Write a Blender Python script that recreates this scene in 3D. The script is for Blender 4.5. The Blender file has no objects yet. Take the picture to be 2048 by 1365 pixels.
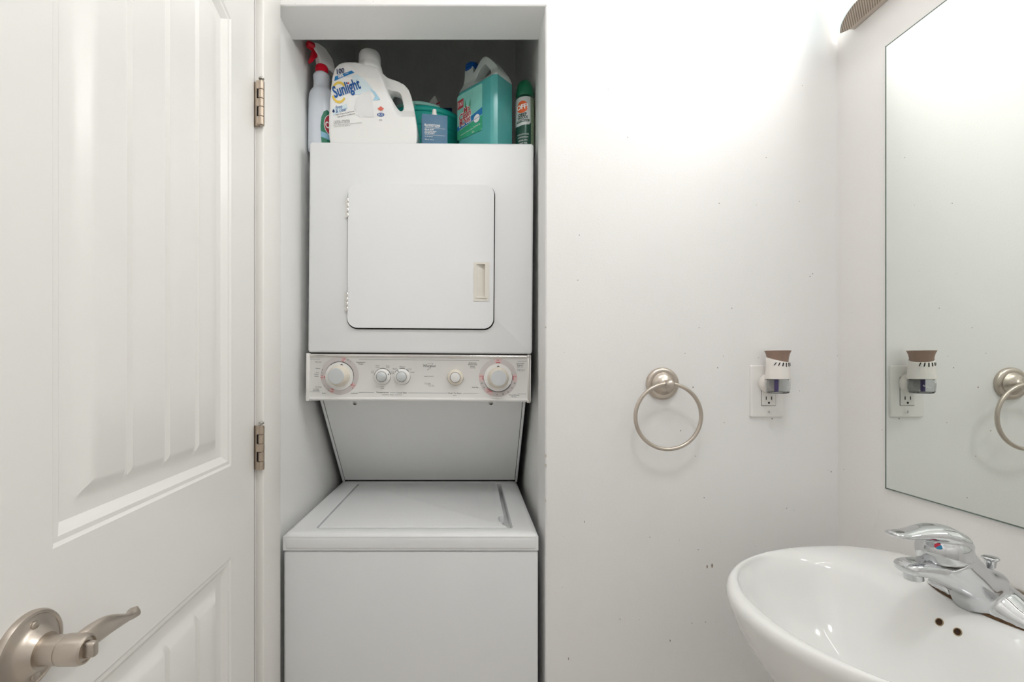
import bpy, bmesh, math, random
from mathutils import Vector, Matrix
random.seed(7)
S = bpy.context.scene
COL = S.collection
PI = math.pi

# ------------------------------------------------------------------ camera, world, exposure
CAM_Z = 1.22
cd = bpy.data.cameras.new('camera'); cam = bpy.data.objects.new('camera', cd); COL.objects.link(cam)
cd.sensor_width = 36; cd.lens = 16.0; cd.clip_start = 0.02
cd.shift_x = (1024 - 938) / 2048; cd.shift_y = (734 - 682.5) / 2048
cam.location = (0, 0, CAM_Z); cam.rotation_euler = (PI / 2, 0, 0)
S.camera = cam
w = bpy.data.worlds.new('world'); S.world = w; w.use_nodes = True
w.node_tree.nodes['Background'].inputs[0].default_value = (0.9, 0.95, 1, 1)
w.node_tree.nodes['Background'].inputs[1].default_value = 0.2
vs = S.view_settings
vs.view_transform = 'Standard'; vs.look = 'None'; vs.gamma = 1; vs.use_curve_mapping = False
vs.exposure = 0.40
LAMP = 9.5          # vanity lamp glass
FILL_EMIT = 22.0           # added fill dome overhead
S.cycles.max_bounces = 8; S.cycles.diffuse_bounces = 6; S.cycles.glossy_bounces = 4
S.cycles.transmission_bounces = 6; S.cycles.sample_clamp_indirect = 6
S.cycles.use_adaptive_sampling = True; S.cycles.adaptive_threshold = .06; S.cycles.adaptive_min_samples = 16
S.cycles.caustics_reflective = True; S.cycles.caustics_refractive = True

# ------------------------------------------------------------------ materials
def lin(c):
    if isinstance(c, str):
        c = tuple(int(c[i:i + 2], 16) / 255 for i in (0, 2, 4))
    return tuple((v / 12.92 if v <= .04045 else ((v + .055) / 1.055) ** 2.4) for v in c)

MATS = {}
def mat(name, col, rough=.5, metal=0, spec=.5, var=.03, scale=6, bump=0, bscale=60, trans=0, ior=1.45,
        coat=0, emit=None, estr=0, sss=0, aniso=0):
    if name in MATS: return MATS[name]
    m = bpy.data.materials.new(name); m.use_nodes = True
    nt = m.node_tree; N = nt.nodes; L = nt.links
    b = N['Principled BSDF']; c = lin(col)
    tc = N.new('ShaderNodeTexCoord')
    nz = N.new('ShaderNodeTexNoise'); nz.inputs['Scale'].default_value = scale; nz.inputs['Detail'].default_value = 3
    L.new(tc.outputs['Object'], nz.inputs['Vector'])
    rp = N.new('ShaderNodeValToRGB')
    rp.color_ramp.elements[0].position = .3; rp.color_ramp.elements[1].position = .7
    rp.color_ramp.elements[0].color = (*[max(0, v * (1 - var)) for v in c], 1)
    rp.color_ramp.elements[1].color = (*[min(1, v * (1 + var)) for v in c], 1)
    L.new(nz.outputs['Fac'], rp.inputs[0]); L.new(rp.outputs[0], b.inputs['Base Color'])
    b.inputs['Roughness'].default_value = rough; b.inputs['Metallic'].default_value = metal
    b.inputs['Specular IOR Level'].default_value = spec; b.inputs['IOR'].default_value = ior
    b.inputs['Transmission Weight'].default_value = trans; b.inputs['Coat Weight'].default_value = coat
    if sss:
        b.inputs['Subsurface Weight'].default_value = sss; b.inputs['Subsurface Radius'].default_value = (.02, .02, .02)
    if emit is not None:
        b.inputs['Emission Color'].default_value = (*lin(emit), 1); b.inputs['Emission Strength'].default_value = estr
    if bump:
        n2 = N.new('ShaderNodeTexNoise'); n2.inputs['Scale'].default_value = bscale; n2.inputs['Detail'].default_value = 4
        L.new(tc.outputs['Object'], n2.inputs['Vector'])
        bp = N.new('ShaderNodeBump'); bp.inputs['Strength'].default_value = bump; bp.inputs['Distance'].default_value = .002
        L.new(n2.outputs['Fac'], bp.inputs['Height']); L.new(bp.outputs['Normal'], b.inputs['Normal'])
    MATS[name] = m
    return m

def wall_paint(name, col, axes, speck=True):
    """matt wall paint with roller texture and a sparse scatter of small specks"""
    m = mat(name, col, rough=.42, spec=.35, var=.012, scale=2.5, bump=.12, bscale=260)
    if speck:
        nt = m.node_tree; N = nt.nodes; L = nt.links; b = N['Principled BSDF']
        src = b.inputs['Base Color'].links[0].from_socket
        geo = N.new('ShaderNodeNewGeometry'); sp = N.new('ShaderNodeSeparateXYZ'); cb = N.new('ShaderNodeCombineXYZ')
        L.new(geo.outputs['Position'], sp.inputs[0])
        L.new(sp.outputs[axes[0]], cb.inputs[0]); L.new(sp.outputs[axes[1]], cb.inputs[1])
        vo = N.new('ShaderNodeTexVoronoi'); vo.voronoi_dimensions = '2D'; vo.inputs['Scale'].default_value = 11
        L.new(cb.outputs[0], vo.inputs['Vector'])
        sc = N.new('ShaderNodeSeparateColor'); L.new(vo.outputs['Color'], sc.inputs[0])
        rad = N.new('ShaderNodeMath'); rad.operation = 'MULTIPLY'; rad.inputs[1].default_value = .017
        L.new(sc.outputs[0], rad.inputs[0])
        lt = N.new('ShaderNodeMath'); lt.operation = 'LESS_THAN'
        L.new(vo.outputs['Distance'], lt.inputs[0]); L.new(rad.outputs[0], lt.inputs[1])
        gt = N.new('ShaderNodeMath'); gt.operation = 'GREATER_THAN'; gt.inputs[1].default_value = .62
        L.new(sc.outputs[1], gt.inputs[0])
        mu = N.new('ShaderNodeMath'); mu.operation = 'MULTIPLY'; L.new(lt.outputs[0], mu.inputs[0]); L.new(gt.outputs[0], mu.inputs[1])
        m2 = N.new('ShaderNodeMath'); m2.operation = 'MULTIPLY'; m2.inputs[1].default_value = .6; L.new(mu.outputs[0], m2.inputs[0])
        mx = N.new('ShaderNodeMix'); mx.data_type = 'RGBA'
        L.new(m2.outputs[0], mx.inputs[0]); L.new(src, mx.inputs[6]); mx.inputs[7].default_value = (*lin('6b655c'), 1)
        L.new(mx.outputs[2], b.inputs['Base Color'])
    return m

M_wall = wall_paint('wall_paint', 'f1f0ef', (0, 2))
M_wallr = wall_paint('wall_paint_side', 'f0eeec', (1, 2))
M_clos = wall_paint('closet_paint', 'f3f3f1', (1, 2), False)
M_ceil = mat('ceiling_paint', 'f4f4f3', rough=.7, bump=.1, bscale=200)
M_floor = mat('floor_vinyl', 'e0dbd3', rough=.4, var=.08, scale=9)
M_door = mat('door_paint', 'f2f1ee', rough=.3, spec=.5, var=.008, scale=3)
M_casing = mat('casing_paint', 'f1efeb', rough=.35, var=.008, scale=3)
M_app = mat('appliance_enamel', 'ecedee', rough=.36, spec=.5, var=.006, scale=2)
M_appdoor = mat('appliance_door_enamel', 'eeeff1', rough=.36, spec=.5, var=.006, scale=2)
M_panel = mat('appliance_panel', 'eff0ef', rough=.4, var=.006, scale=2)  # off-white enamel of the slanted panel, column and lid well
M_gap = mat('dark_gap', '24211e', rough=.9)  # near-black; paints shade into seams, also colours feet and slots
M_cream = mat('cream_plastic', 'ebe3d5', rough=.4, var=.01)
M_pull = mat('pull_plastic', 'ebe7de', rough=.42, var=.01)
M_nickel = mat('brushed_nickel', 'c9bfb4', rough=.34, metal=1, var=.05, scale=30, bump=.05, bscale=400)
M_hinge = mat('hinge_nickel', 'c0b1a1', rough=.42, metal=1, var=.05, scale=40)
M_chrome = mat('chrome', 'd6d8da', rough=.07, metal=1, var=.02, scale=8)
M_chrome2 = mat('console_chrome', 'dcd9d6', rough=.12, metal=1, var=.02, scale=8)
M_silver = mat('silver_cap', 'd5d9db', rough=.35, metal=.55, var=.01)
M_porc = mat('porcelain', 'f0f0ee', rough=.09, spec=.55, var=.006, scale=3, coat=.3)
M_plate = mat('plate_plastic', 'f1efec', rough=.32, var=.005)
M_recep = mat('receptacle_plastic', 'efece8', rough=.32, var=.005)
M_black = mat('black_hole', '14110f', rough=.8)
M_face = mat('console_face', 'ecebe9', rough=.33, var=.005)
M_print = mat('print_grey', '5c5a58', rough=.6)
M_printl = mat('print_light_grey', '8f8d8b', rough=.6)
M_ring = mat('print_ring', 'cfc8c7', rough=.5)
M_ringr = mat('print_ring_red', 'dcc0bf', rough=.5)
M_red = mat('print_red', 'bf4a50', rough=.5)
M_screw = mat('screw_metal', 'b8b6b0', rough=.3, metal=1)
M_edge = mat('mirror_edge', '68776e', rough=.25, var=.05)

# ------------------------------------------------------------------ mesh helpers
XF = Matrix.Identity(4)
WLOC = {}
def mk(name, bm, m, parent=None, smooth=None, label=None, kind=None, cat=None, group=None, mfun=None, flip=True):
    bm.verts.ensure_lookup_table()
    if flip: bmesh.ops.recalc_face_normals(bm, faces=bm.faces)
    bm.transform(XF)
    lo = [min(v.co[i] for v in bm.verts) for i in range(3)]; hi = [max(v.co[i] for v in bm.verts) for i in range(3)]
    c = Vector([(lo[i] + hi[i]) / 2 for i in range(3)])
    if parent is None: c.z = lo[2]
    bmesh.ops.translate(bm, verts=bm.verts, vec=-c)
    me = bpy.data.meshes.new(name)
    ms = m if isinstance(m, (list, tuple)) else [m]
    for x in ms: me.materials.append(x)
    if mfun:
        for f in bm.faces: f.material_index = mfun(f.calc_center_median() + c, f.normal)
    bm.to_mesh(me); bm.free()
    if smooth is not None:
        me.polygons.foreach_set('use_smooth', [True] * len(me.polygons))
        me.set_sharp_from_angle(angle=math.radians(smooth))
    o = bpy.data.objects.new(name, me); COL.objects.link(o)
    if parent is not None:
        o.parent = parent; o.location = c - WLOC[parent]
    else: o.location = c
    WLOC[o] = c
    if label: o['label'] = label
    if kind: o['kind'] = kind
    if cat: o['category'] = cat
    if group: o['group'] = group
    return o

def thing(name, loc, label, cat, group=None):
    o = bpy.data.objects.new(name, None); COL.objects.link(o); o.empty_display_size = .05
    o.location = loc; WLOC[o] = Vector(loc)
    o['label'] = label; o['category'] = cat
    if group: o['group'] = group
    return o

def sub(name, loc, parent):
    o = bpy.data.objects.new(name, None); COL.objects.link(o); o.empty_display_size = .02
    o.parent = parent; o.location = Vector(loc) - WLOC[parent]; WLOC[o] = Vector(loc)
    return o

def B(): return bmesh.new()
def box(x0, x1, y0, y1, z0, z1, bev=0, seg=3, bm=None):
    t = bmesh.new()
    bmesh.ops.create_cube(t, size=1)
    for v in t.verts:
        v.co = Vector((x0 + (v.co.x + .5) * (x1 - x0), y0 + (v.co.y + .5) * (y1 - y0), z0 + (v.co.z + .5) * (z1 - z0)))
    if bev: bmesh.ops.bevel(t, geom=t.edges[:], offset=bev, segments=seg, profile=.5, affect='EDGES')
    return join(bm, t)
def join(bm, t):
    if bm is None: return t
    me = bpy.data.meshes.new('tmp'); t.to_mesh(me); t.free(); bm.from_mesh(me); bpy.data.meshes.remove(me)
    return bm
def basis(axis):
    a = Vector(axis).normalized()
    u = a.orthogonal().normalized() if abs(a.z) < .9 else Vector((1, 0, 0))
    u = (u - a * u.dot(a)).normalized()
    return u, a.cross(u), a
def lathe(prof, org, axis=(0, 0, 1), n=32, bm=None, sx=1, sy=1):
    """prof: (radius, height) pairs along axis"""
    t = bmesh.new(); u, v, a = basis(axis); org = Vector(org); rings = []
    for r, h in prof:
        if r < 1e-6: rings.append([t.verts.new(org + a * h)])
        else: rings.append([t.verts.new(org + a * h + (u * math.cos(2 * PI * i / n) * sx + v * math.sin(2 * PI * i / n) * sy) * r) for i in range(n)])
    for A, Bq in zip(rings, rings[1:]):
        for i in range(n):
            j = (i + 1) % n
            if len(A) == 1 and len(Bq) == 1: break
            if len(A) == 1: t.faces.new((A[0], Bq[i], Bq[j]))
            elif len(Bq) == 1: t.faces.new((A[i], A[j], Bq[0]))
            else: t.faces.new((A[i], A[j], Bq[j], Bq[i]))
    for R in (rings[0], rings[-1]):
        if len(R) > 1: t.faces.new(R)
    return join(bm, t)
def loft(rings, cap=True, bm=None, closed=True):
    t = bmesh.new(); V = [[t.verts.new(p) for p in r] for r in rings]; n = len(V[0])
    for A, Bq in zip(V, V[1:]):
        for i in range(n if closed else n - 1):
            j = (i + 1) % n; t.faces.new((A[i], A[j], Bq[j], Bq[i]))
    if cap: t.faces.new(V[0][::-1]); t.faces.new(V[-1])
    return join(bm, t)
def tube(pts, rad, n=12, bm=None, closed=False, up=None):
    """sweep; rad = number, or list of (ra, rb) half-sizes: ra along 'up', rb across"""
    pts = [Vector(p) for p in pts]; rings = []; m = len(pts)
    for i, p in enumerate(pts):
        a = pts[(i + 1) % m] if (closed or i < m - 1) else p
        b = pts[i - 1] if (closed or i > 0) else p
        t = (a - b).normalized()
        u = (Vector(up) if up else (Vector((0, 0, 1)) if abs(t.z) < .9 else Vector((1, 0, 0))))
        u = (u - t * u.dot(t)).normalized(); v = t.cross(u)
        ra, rb = (rad, rad) if not isinstance(rad, list) else (rad[i] if isinstance(rad[i], tuple) else (rad[i], rad[i]))
        rings.append([p + u * ra * math.cos(2 * PI * k / n) + v * rb * math.sin(2 * PI * k / n) for k in range(n)])
    if closed: rings.append(rings[0])
    b = loft(rings, cap=not closed, bm=bm)
    if closed: bmesh.ops.remove_doubles(b, verts=b.verts, dist=1e-6)
    return b
def rrect(x0, x1, y0, y1, r, n=6):
    out = []
    for cx, cy, a0 in ((x1 - r, y1 - r, 0), (x0 + r, y1 - r, 90), (x0 + r, y0 + r, 180), (x1 - r, y0 + r, 270)):
        for i in range(n + 1):
            a = math.radians(a0 + 90 * i / n); out.append((cx + r * math.cos(a), cy + r * math.sin(a)))
    return out
def prism(poly, f0, f1, bev=0, seg=2, bm=None, holes=()):
    """poly: 2D points; f0/f1 map a 2D point to the two end faces"""
    t = bmesh.new()
    if holes:
        loops = [poly, *holes]; es = []
        for lp in loops:
            vs_ = [t.verts.new(f0(p)) for p in lp]
            es += [t.edges.new((vs_[i], vs_[(i + 1) % len(vs_)])) for i in range(len(vs_))]
        r = bmesh.ops.triangle_fill(t, use_beauty=True, edges=es)
        fs = [g for g in r['geom'] if isinstance(g, bmesh.types.BMFace)]
        d = Vector(f1(poly[0])) - Vector(f0(poly[0]))
        ex = bmesh.ops.extrude_face_region(t, geom=t.faces[:])
        bmesh.ops.translate(t, verts=[g for g in ex['geom'] if isinstance(g, bmesh.types.BMVert)], vec=d)
    else:
        a = [t.verts.new(f0(p)) for p in poly]; b = [t.verts.new(f1(p)) for p in poly]; n = len(a)
        fa = t.faces.new(a[::-1]); fb = t.faces.new(b)
        for i in range(n): t.faces.new((a[i], a[(i + 1) % n], b[(i + 1) % n], b[i]))
        if bev:
            bmesh.ops.recalc_face_normals(t, faces=t.faces)
            bmesh.ops.bevel(t, geom=list(fb.edges), offset=bev, segments=seg, profile=.5, affect='EDGES')
    return join(bm, t)
XZ = lambda y: (lambda p: Vector((p[0], y, p[1])))
XYp = lambda z: (lambda p: Vector((p[0], p[1], z)))
def remesh(bm, vox, smooth=6, fac=.5):
    me = bpy.data.meshes.new('tmp'); bmesh.ops.recalc_face_normals(bm, faces=bm.faces); bm.to_mesh(me); bm.free()
    o = bpy.data.objects.new('tmp', me); COL.objects.link(o)
    r = o.modifiers.new('r', 'REMESH'); r.mode = 'VOXEL'; r.voxel_size = vox
    if smooth:
        s = o.modifiers.new('s', 'SMOOTH'); s.factor = fac; s.iterations = smooth
    dg = bpy.context.evaluated_depsgraph_get()
    m2 = bpy.data.meshes.new_from_object(o.evaluated_get(dg))
    out = bmesh.new(); out.from_mesh(m2)
    bpy.data.objects.remove(o); bpy.data.meshes.remove(me); bpy.data.meshes.remove(m2)
    return out

def text_bm(body, h, width=None, shear=0, bold=0, space=1.0):
    """lettering as a flat mesh, centred on its box, cap height h"""
    cu = bpy.data.curves.new('t', 'FONT'); cu.body = body; cu.size = 1; cu.shear = shear; cu.offset = bold
    cu.space_character = space; cu.align_x = 'CENTER'; cu.align_y = 'CENTER'; cu.resolution_u = 3; cu.space_line = .8
    o = bpy.data.objects.new('t', cu); COL.objects.link(o)
    dg = bpy.context.evaluated_depsgraph_get()
    me = bpy.data.meshes.new_from_object(o.evaluated_get(dg))
    b = bmesh.new(); b.from_mesh(me)
    bpy.data.objects.remove(o); bpy.data.curves.remove(cu); bpy.data.meshes.remove(me)
    xs = [v.co.x for v in b.verts]; ys = [v.co.y for v in b.verts]
    cx = (min(xs) + max(xs)) / 2; cy = (min(ys) + max(ys)) / 2
    sy = h / .69
    sx = width / (max(xs) - min(xs)) if width else sy
    for v in b.verts: v.co = Vector(((v.co.x - cx) * sx, (v.co.y - cy) * sy, 0))
    return b
class Plane2:
    """a printed surface: maps (x, y) in metres to 3D"""
    def __init__(s, org, R, U, eps=.0004, fn=None):
        s.o = Vector(org); s.R = Vector(R).normalized(); s.U = Vector(U).normalized(); s.N = s.R.cross(s.U); s.e = eps; s.fn = fn
    def p(s, x, y, k=0):
        if s.fn: return s.fn(x, y, s.e + k)
        return s.o + s.R * x + s.U * y + s.N * (s.e + k)
    def place(s, b, x, y, rot=0, k=0, sub=0):
        if sub: bmesh.ops.subdivide_edges(b, edges=b.edges[:], cuts=sub)
        c, q = math.cos(rot), math.sin(rot)
        for v in b.verts:
            a, d = v.co.x, v.co.y
            v.co = s.p(x + a * c - d * q, y + a * q + d * c, k)
        return b
    def text(s, name, body, x, y, h, m, parent, width=None, rot=0, shear=0, bold=0, k=.0003, space=1.0):
        b = text_bm(body, h, width, shear, bold, space)
        return mk(name, s.place(b, x, y, rot, k), m, parent, flip=False)
    def poly(s, pts, bm=None, k=0, sub=0):
        t = bmesh.new(); vs_ = [t.verts.new((p[0], p[1], 0)) for p in pts]; t.faces.new(vs_)
        if sub:
            bmesh.ops.triangulate(t, faces=t.faces[:]); bmesh.ops.subdivide_edges(t, edges=t.edges[:], cuts=sub, use_grid_fill=True)
        for v in t.verts: v.co = s.p(v.co.x, v.co.y, k)
        return join(bm, t)
    def arc(s, x, y, r0, r1, a0, a1, n=24, bm=None, k=0, ys=1.0):
        t = bm or bmesh.new(); pr = None
        for i in range(n + 1):
            a = math.radians(a0 + (a1 - a0) * i / n)
            q = [t.verts.new(s.p(x + r * math.cos(a), y + r * ys * math.sin(a), k)) for r in (r0, r1)]
            if pr: t.faces.new((pr[0], pr[1], q[1], q[0]))
            pr = q
        return t
def circ(x, y, rx, ry=None, n=24): return [(x + rx * math.cos(2 * PI * i / n), y + (ry or rx) * math.sin(2 * PI * i / n)) for i in range(n)]

# ------------------------------------------------------------------ the room
XL, XR, YB, YF, ZC = -.463, .875, 1.08, -.85, 2.70     # left wall, right wall, back wall, wall behind the camera, ceiling
OX0, OX1, OZ = -.463, .1816, 2.078                     # closet opening
CB, CX1 = 1.86, .190                                   # closet back wall, closet right wall
HD = 1.195                                             # inner face of the header
st = 'structure'
mk('floor', box(-.75, 1.0, YF - .1, CB + .1, -.06, 0), M_floor, kind=st)
mk('ceiling', box(-.75, 1.0, YF - .1, CB + .1, ZC, ZC + .06), M_ceil, kind=st)
wb = mk('wall_back', box(OX1, XR + .1, YB, HD, 0, ZC, .003, 1), M_wall, kind=st)
mk('wall_header', box(XL - .1, OX1 + .004, YB, HD, OZ, ZC, .002, 1), M_wall, kind=st)
mk('wall_right', box(XR, XR + .1, YF - .1, YB + .002, 0, ZC), M_wallr, kind=st)
mk('wall_front', box(-.75, 1.0, YF - .1, YF, 0, ZC), M_wall, kind=st)
mk('wall_closet_right', box(CX1, CX1 + .1, HD, CB, 0, ZC), M_clos, kind=st)
mk('wall_closet_back', box(XL - .14, CX1 + .1, CB, CB + .08, 0, ZC), M_clos, kind=st)
mk('wall_closet_left', box(XL - .1, XL, 1.078, CB, 0, ZC), M_clos, kind=st)
DH, DW, DT = 2.018, .612, .035                         # door height, width, thickness
YH = .984                                              # hinge side of the doorway
b = box(XL - .1, XL, YH + .002, 1.08, 0, ZC)
box(XL - .1, XL, YF, YH - DW - .012, 0, ZC, bm=b); box(XL - .1, XL, YH - DW - .02, YH + .01, DH + .012, ZC, bm=b)
mk('wall_left', b, M_wallr, kind=st)
mk('wall_hallway', box(-.75, -.70, YF, 1.2, 0, ZC), M_clos, kind=st)
# casing boards around the doorway
def casing(name, y0, y1, z0, z1):
    return mk(name, box(XL - .002, -.446, y0, y1, z0, z1, .0035, 3), M_casing, kind=st, smooth=40)
casing('trim_1', YH + .004, YB - .001, 0, DH + .09)
casing('trim_2', YH - DW - .10, YH - DW - .014, 0, DH + .09)
casing('trim_3', YH - DW - .013, YH + .003, DH + .014, DH + .09)
# small chips and drips on the back wall
PWALL = Plane2((0, YB, 0), (1, 0, 0), (0, 0, 1), .0003)
M_chip = mat('wall_chip', '7d7468', rough=.7, var=.2, scale=300)
M_drip = mat('wall_drip', 'a3958a', rough=.6, var=.2, scale=300)
for px, py, rx, ry, mm in ((1424, 1132, 2, 4.5, M_drip), (1414, 1134, 1.6, 3.5, M_drip), (1386, 775, 1.5, 1.5, M_drip),
        (1340, 1282, .8, 2.2, M_chip), (1169, 1044, .6, 2.5, M_chip), (1438, 407, 1, 1, M_chip), (1435, 736, 1, 1.2, M_chip),
        (1361, 862, .8, 1.3, M_chip), (1391, 913, 1, 1, M_drip), (1544, 838, 1.2, 1.2, M_chip), (1408, 996, 1, 1.2, M_drip),
        (1411, 1245, .8, 1, M_chip), (1662, 944, .7, 2, M_chip), (1625, 548, .8, 1.3, M_chip), (1255, 275, .8, 1, M_drip),
        (1137, 1318, .7, 3, M_chip), (1398, 656, 1, 1, M_drip), (1573, 1017, .9, 1, M_chip), (1396, 1100, .8, 1.2, M_chip)):
    k = YB / 910
    mk('paint_chip', PWALL.poly(circ((px - 938) * k, CAM_Z - (py - 734) * k, rx * k, ry * k, 9)), mm, wb, flip=False)
k = YB / 910
for i, py in enumerate((655, 912, 930, 1003)):   # knocked paint along the closet corner
    z = CAM_Z - (py - 734) * k
    mk('paint_chip', box(OX1 - .0006, OX1 + .0012 + .0008 * (i % 3), YB - .0005, YB + .002, z - .0015 - .002 * (i % 3), z + .0015 + .002 * (i % 2)), mat('corner_wear', 'cfc6bb', rough=.7), wb)

# ------------------------------------------------------------------ moulded door, almost closed
def prof(e):                                           # depth below the face at distance e inside the panel outline
    P = ((-1, 0), (0, 0), (.004, .0025), (.0097, .0025), (.0105, .003), (.021, .0105), (.0365, .0105), (.042, .0095), (.048, .0070), (.054, .0036), (.0597, .0015), (9, .0015))
    for (a, da), (c, dc) in zip(P, P[1:]):
        if a <= e <= c: return da + (dc - da) * (e - a) / (c - a)
PE = (0, .004, .0097, .0105, .021, .0365, .042, .048, .054, .0597)
S0, S1 = .105, .507
PAN = ((1.030, 1.8885), (.20, .8535))
GR = (.224, .306, .388)
ss = {0, DW}
for e in PE: ss |= {S0 + e, S1 - e}
for g in GR: ss |= {g - .0065, g - .003, g, g + .003, g + .0065}
x = .18
while x < .45: ss.add(round(x, 4)); x += .013
zs = {0.008, DH}
for z0, z1 in PAN:
    for e in PE: zs |= {z0 + e, z1 - e}
    for i in range(1, 8): zs.add(z0 + .07 + (z1 - z0 - .14) * i / 8)
zs |= {1.95, 1.98}
ss = sorted(ss); zs = sorted(zs)
ang = math.atan(.058)
hx, hy = XL, YH - .004
def dpt(s, z, dep):
    # s runs from the hinge edge towards the latch edge
    return Vector((hx + math.sin(ang) * s - math.cos(ang) * dep, hy - math.cos(ang) * s - math.sin(ang) * dep, z))
def ddep(s, z):
    for z0, z1 in PAN:
        e = min(s - S0, S1 - s, z - z0, z1 - z)
        if e > 0:
            d = prof(e)
            g = min(abs(s - q) for q in GR)
            if e > .045 and g < .0065:
                d = max(d, .0015 + (.0055 if g < .0031 else .0055 * (.0065 - g) / .0035))
            return d
    return 0
def arch(s, z):
    z0, z1 = PAN[0]
    if z <= z0 + .3 or not (S0 - .001 < s < S1 + .001): k = 0
    else: k = (z - z0 - .3) / (z1 - z0 - .3) if z < z1 else max(0, 1 - (z - z1) / (DH - z1))
    h = .2; q = (s - .306) / .201
    return .034 * max(0, 1 - q * q) * k
b = bmesh.new(); G = []
for s in ss:
    G.append([(b.verts.new(dpt(s, z + arch(s, z), ddep(s, z))), ddep(s, z)) for z in zs])
for i in range(len(ss) - 1):
    for j in range(len(zs) - 1):
        a, c, d, e = G[i][j], G[i + 1][j], G[i + 1][j + 1], G[i][j + 1]
        if abs(a[1] - d[1]) >= abs(c[1] - e[1]): fs = ((a, c, d), (a, d, e))
        else: fs = ((a, c, e), (c, d, e))
        for f in fs: b.faces.new([v[0] for v in f])
bk = [b.verts.new(dpt(s, z, DT)) for s, z in ((0, zs[0]), (DW, zs[0]), (DW, DH), (0, DH))]
b.faces.new(bk)
edge = lambda L, p, q: b.faces.new(L + [q, p])
edge([G[i][0][0] for i in range(len(ss))], bk[0], bk[1]); edge([r[0] for r in G[-1]], bk[1], bk[2])
edge([G[i][-1][0] for i in reversed(range(len(ss)))], bk[2], bk[3]); edge([r[0] for r in reversed(G[0])], bk[3], bk[0])
door = mk('door_1', b, M_door, kind=st, smooth=28)

# hinges (two show): leaf on the casing edge, knuckles round a pin
def hinge(zc):
    h = sub('hinge', (XL + .012, YH, zc), door)
    H = .0475
    mk('leaf', box(XL - .003, -.4545, YH - .0015, YH + .004, zc - H, zc + H, .0008, 2), M_hinge, h)
    pinx, piny = -.4475, YH - .003
    zz = (-1, -.56, -.15, .22, .64, 1)
    segs = ((-1, -.62), (-.62, -.19), (-.19, .19), (.19, .60), (.60, 1))
    for i, (a, c) in enumerate(segs):
        r = .0062
        mk('knuckle', lathe([(r - .0006, zc + a * H + .0004), (r, zc + a * H + .001), (r, zc + c * H - .001), (r - .0006, zc + c * H - .0004)], (pinx, piny, 0), n=20), M_hinge, h, smooth=40)
        if i % 2 == 0:
            mk('leaf', box(-.4565, pinx, YH - .0082, YH - .001, zc + a * H + .0006, zc + c * H - .0006, .0006, 1), M_hinge, h)
        else:
            mk('hinge_gap', box(-.4565, -.4535, YH - .0052, YH - .0015, zc + a * H, zc + c * H), M_black, h)
    mk('hinge_pin', lathe([(.0022, zc - H - .001), (.0022, zc + H + .003), (.0055, zc + H + .004), (.0058, zc + H + .0065), (.004, zc + H + .0085), (0, zc + H + .009)], (pinx, piny, 0), n=18), M_screw, h, smooth=40)
Kd = .981 / 910
for py in (207, 896): hinge(CAM_Z - (py - 734) * Kd)

# lever handle
sH, zH = .537, .9425
dn = Vector((math.cos(ang), math.sin(ang), 0)); dsv = Vector((math.sin(ang), -math.cos(ang), 0)); dz = Vector((0, 0, 1))
hc = dpt(sH, zH, 0)
lv = sub('lever_handle', hc, door)
mk('rosette', lathe([(.037, -.001), (.0375, .003), (.036, .006), (.0335, .0068), (.0325, .0058), (.025, .0075), (.0215, .010), (.019, .014), (.0175, .016), (.0165, .018)], hc, dn, 48), M_nickel, lv, smooth=35)
for s_, q in ((.001, .0245), (.001, -.0245)):
    c = hc + dz * q + dn * .006
    bs = lathe([(.0042, 0), (.0044, .002), (.0038, .0034), (.002, .004), (0, .0042)], c, dn, 18)
    mk('screw_head', bs, M_nickel, lv, smooth=40)
mk('spindle_neck', lathe([(.0135, .012), (.0135, .034), (.0128, .0345), (.0128, .0358), (.0142, .0362), (.0145, .052), (.0135, .056), (.0115, .0575), (.0115, .0555), (0, .0555)], hc, dn, 36), M_nickel, lv, smooth=35)
pts = []; rr = []
for i in range(19):
    t = i / 18
    fwd = -.006 + .110 * t
    out = .046 + .007 * math.sin(t * PI * 1.05) - .012 * t + (.004 * (t - .85) / .15 if t > .85 else 0)
    up = .0035 * math.sin(t * PI) - .0215 * t * t + (.006 * ((t - .80) / .20) ** 2 if t > .80 else 0) + .0022 * math.sin(t * 2 * PI)
    pts.append(hc + dn * out - dsv * fwd + dz * up)
    W_ = ((0, .011), (.12, .0130), (.35, .0115), (.55, .0080), (.72, .0055), (.84, .0046), (.93, .0062), (1, .0062))
    wv = next(a[1] + (c[1] - a[1]) * (t - a[0]) / (c[0] - a[0]) for a, c in zip(W_, W_[1:]) if a[0] <= t <= c[0])
    rr.append((wv, .0064 - .0018 * t + .003 * math.exp(-((t - .95) / .07) ** 2)))
rr[0] = (.004, .002); rr[-1] = (.004, .0025)
mk('lever', tube(pts, rr, 16, up=(0, 0, 1)), M_nickel, lv, smooth=50)
mk('turn_button', prism(rrect(-.0045, .0045, -.008, .008, .003, 4), lambda p: hc + dn * .0545 - dsv * p[0] + dz * p[1], lambda p: hc + dn * .0655 - dsv * p[0] * .8 + dz * p[1] * .9, .0015), M_nickel, lv, smooth=35)

# ------------------------------------------------------------------ stacked laundry unit
WX0, WX1, WF = -.4435, .1655, 1.085                   # washer sides and front
WT = .822                                             # washer top
DX0, DX1, DF = -.4385, .1710, 1.235                   # dryer sides and front
DTOP, DBOT = 1.829, 1.2566
lc = thing('laundry_center', ((WX0 + WX1) / 2, 1.4, 0), 'white stacked washer and dryer in the closet recess', 'washer dryer')
mk('washer_cabinet', box(WX0, WX1, WF + .002, 1.78, .02, .7790, .006, 3), M_app, lc, smooth=35)
mk('washer_gap', box(WX0 + .006, WX1 - .006, WF + .008, 1.75, .772, .789), M_gap, lc)
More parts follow.
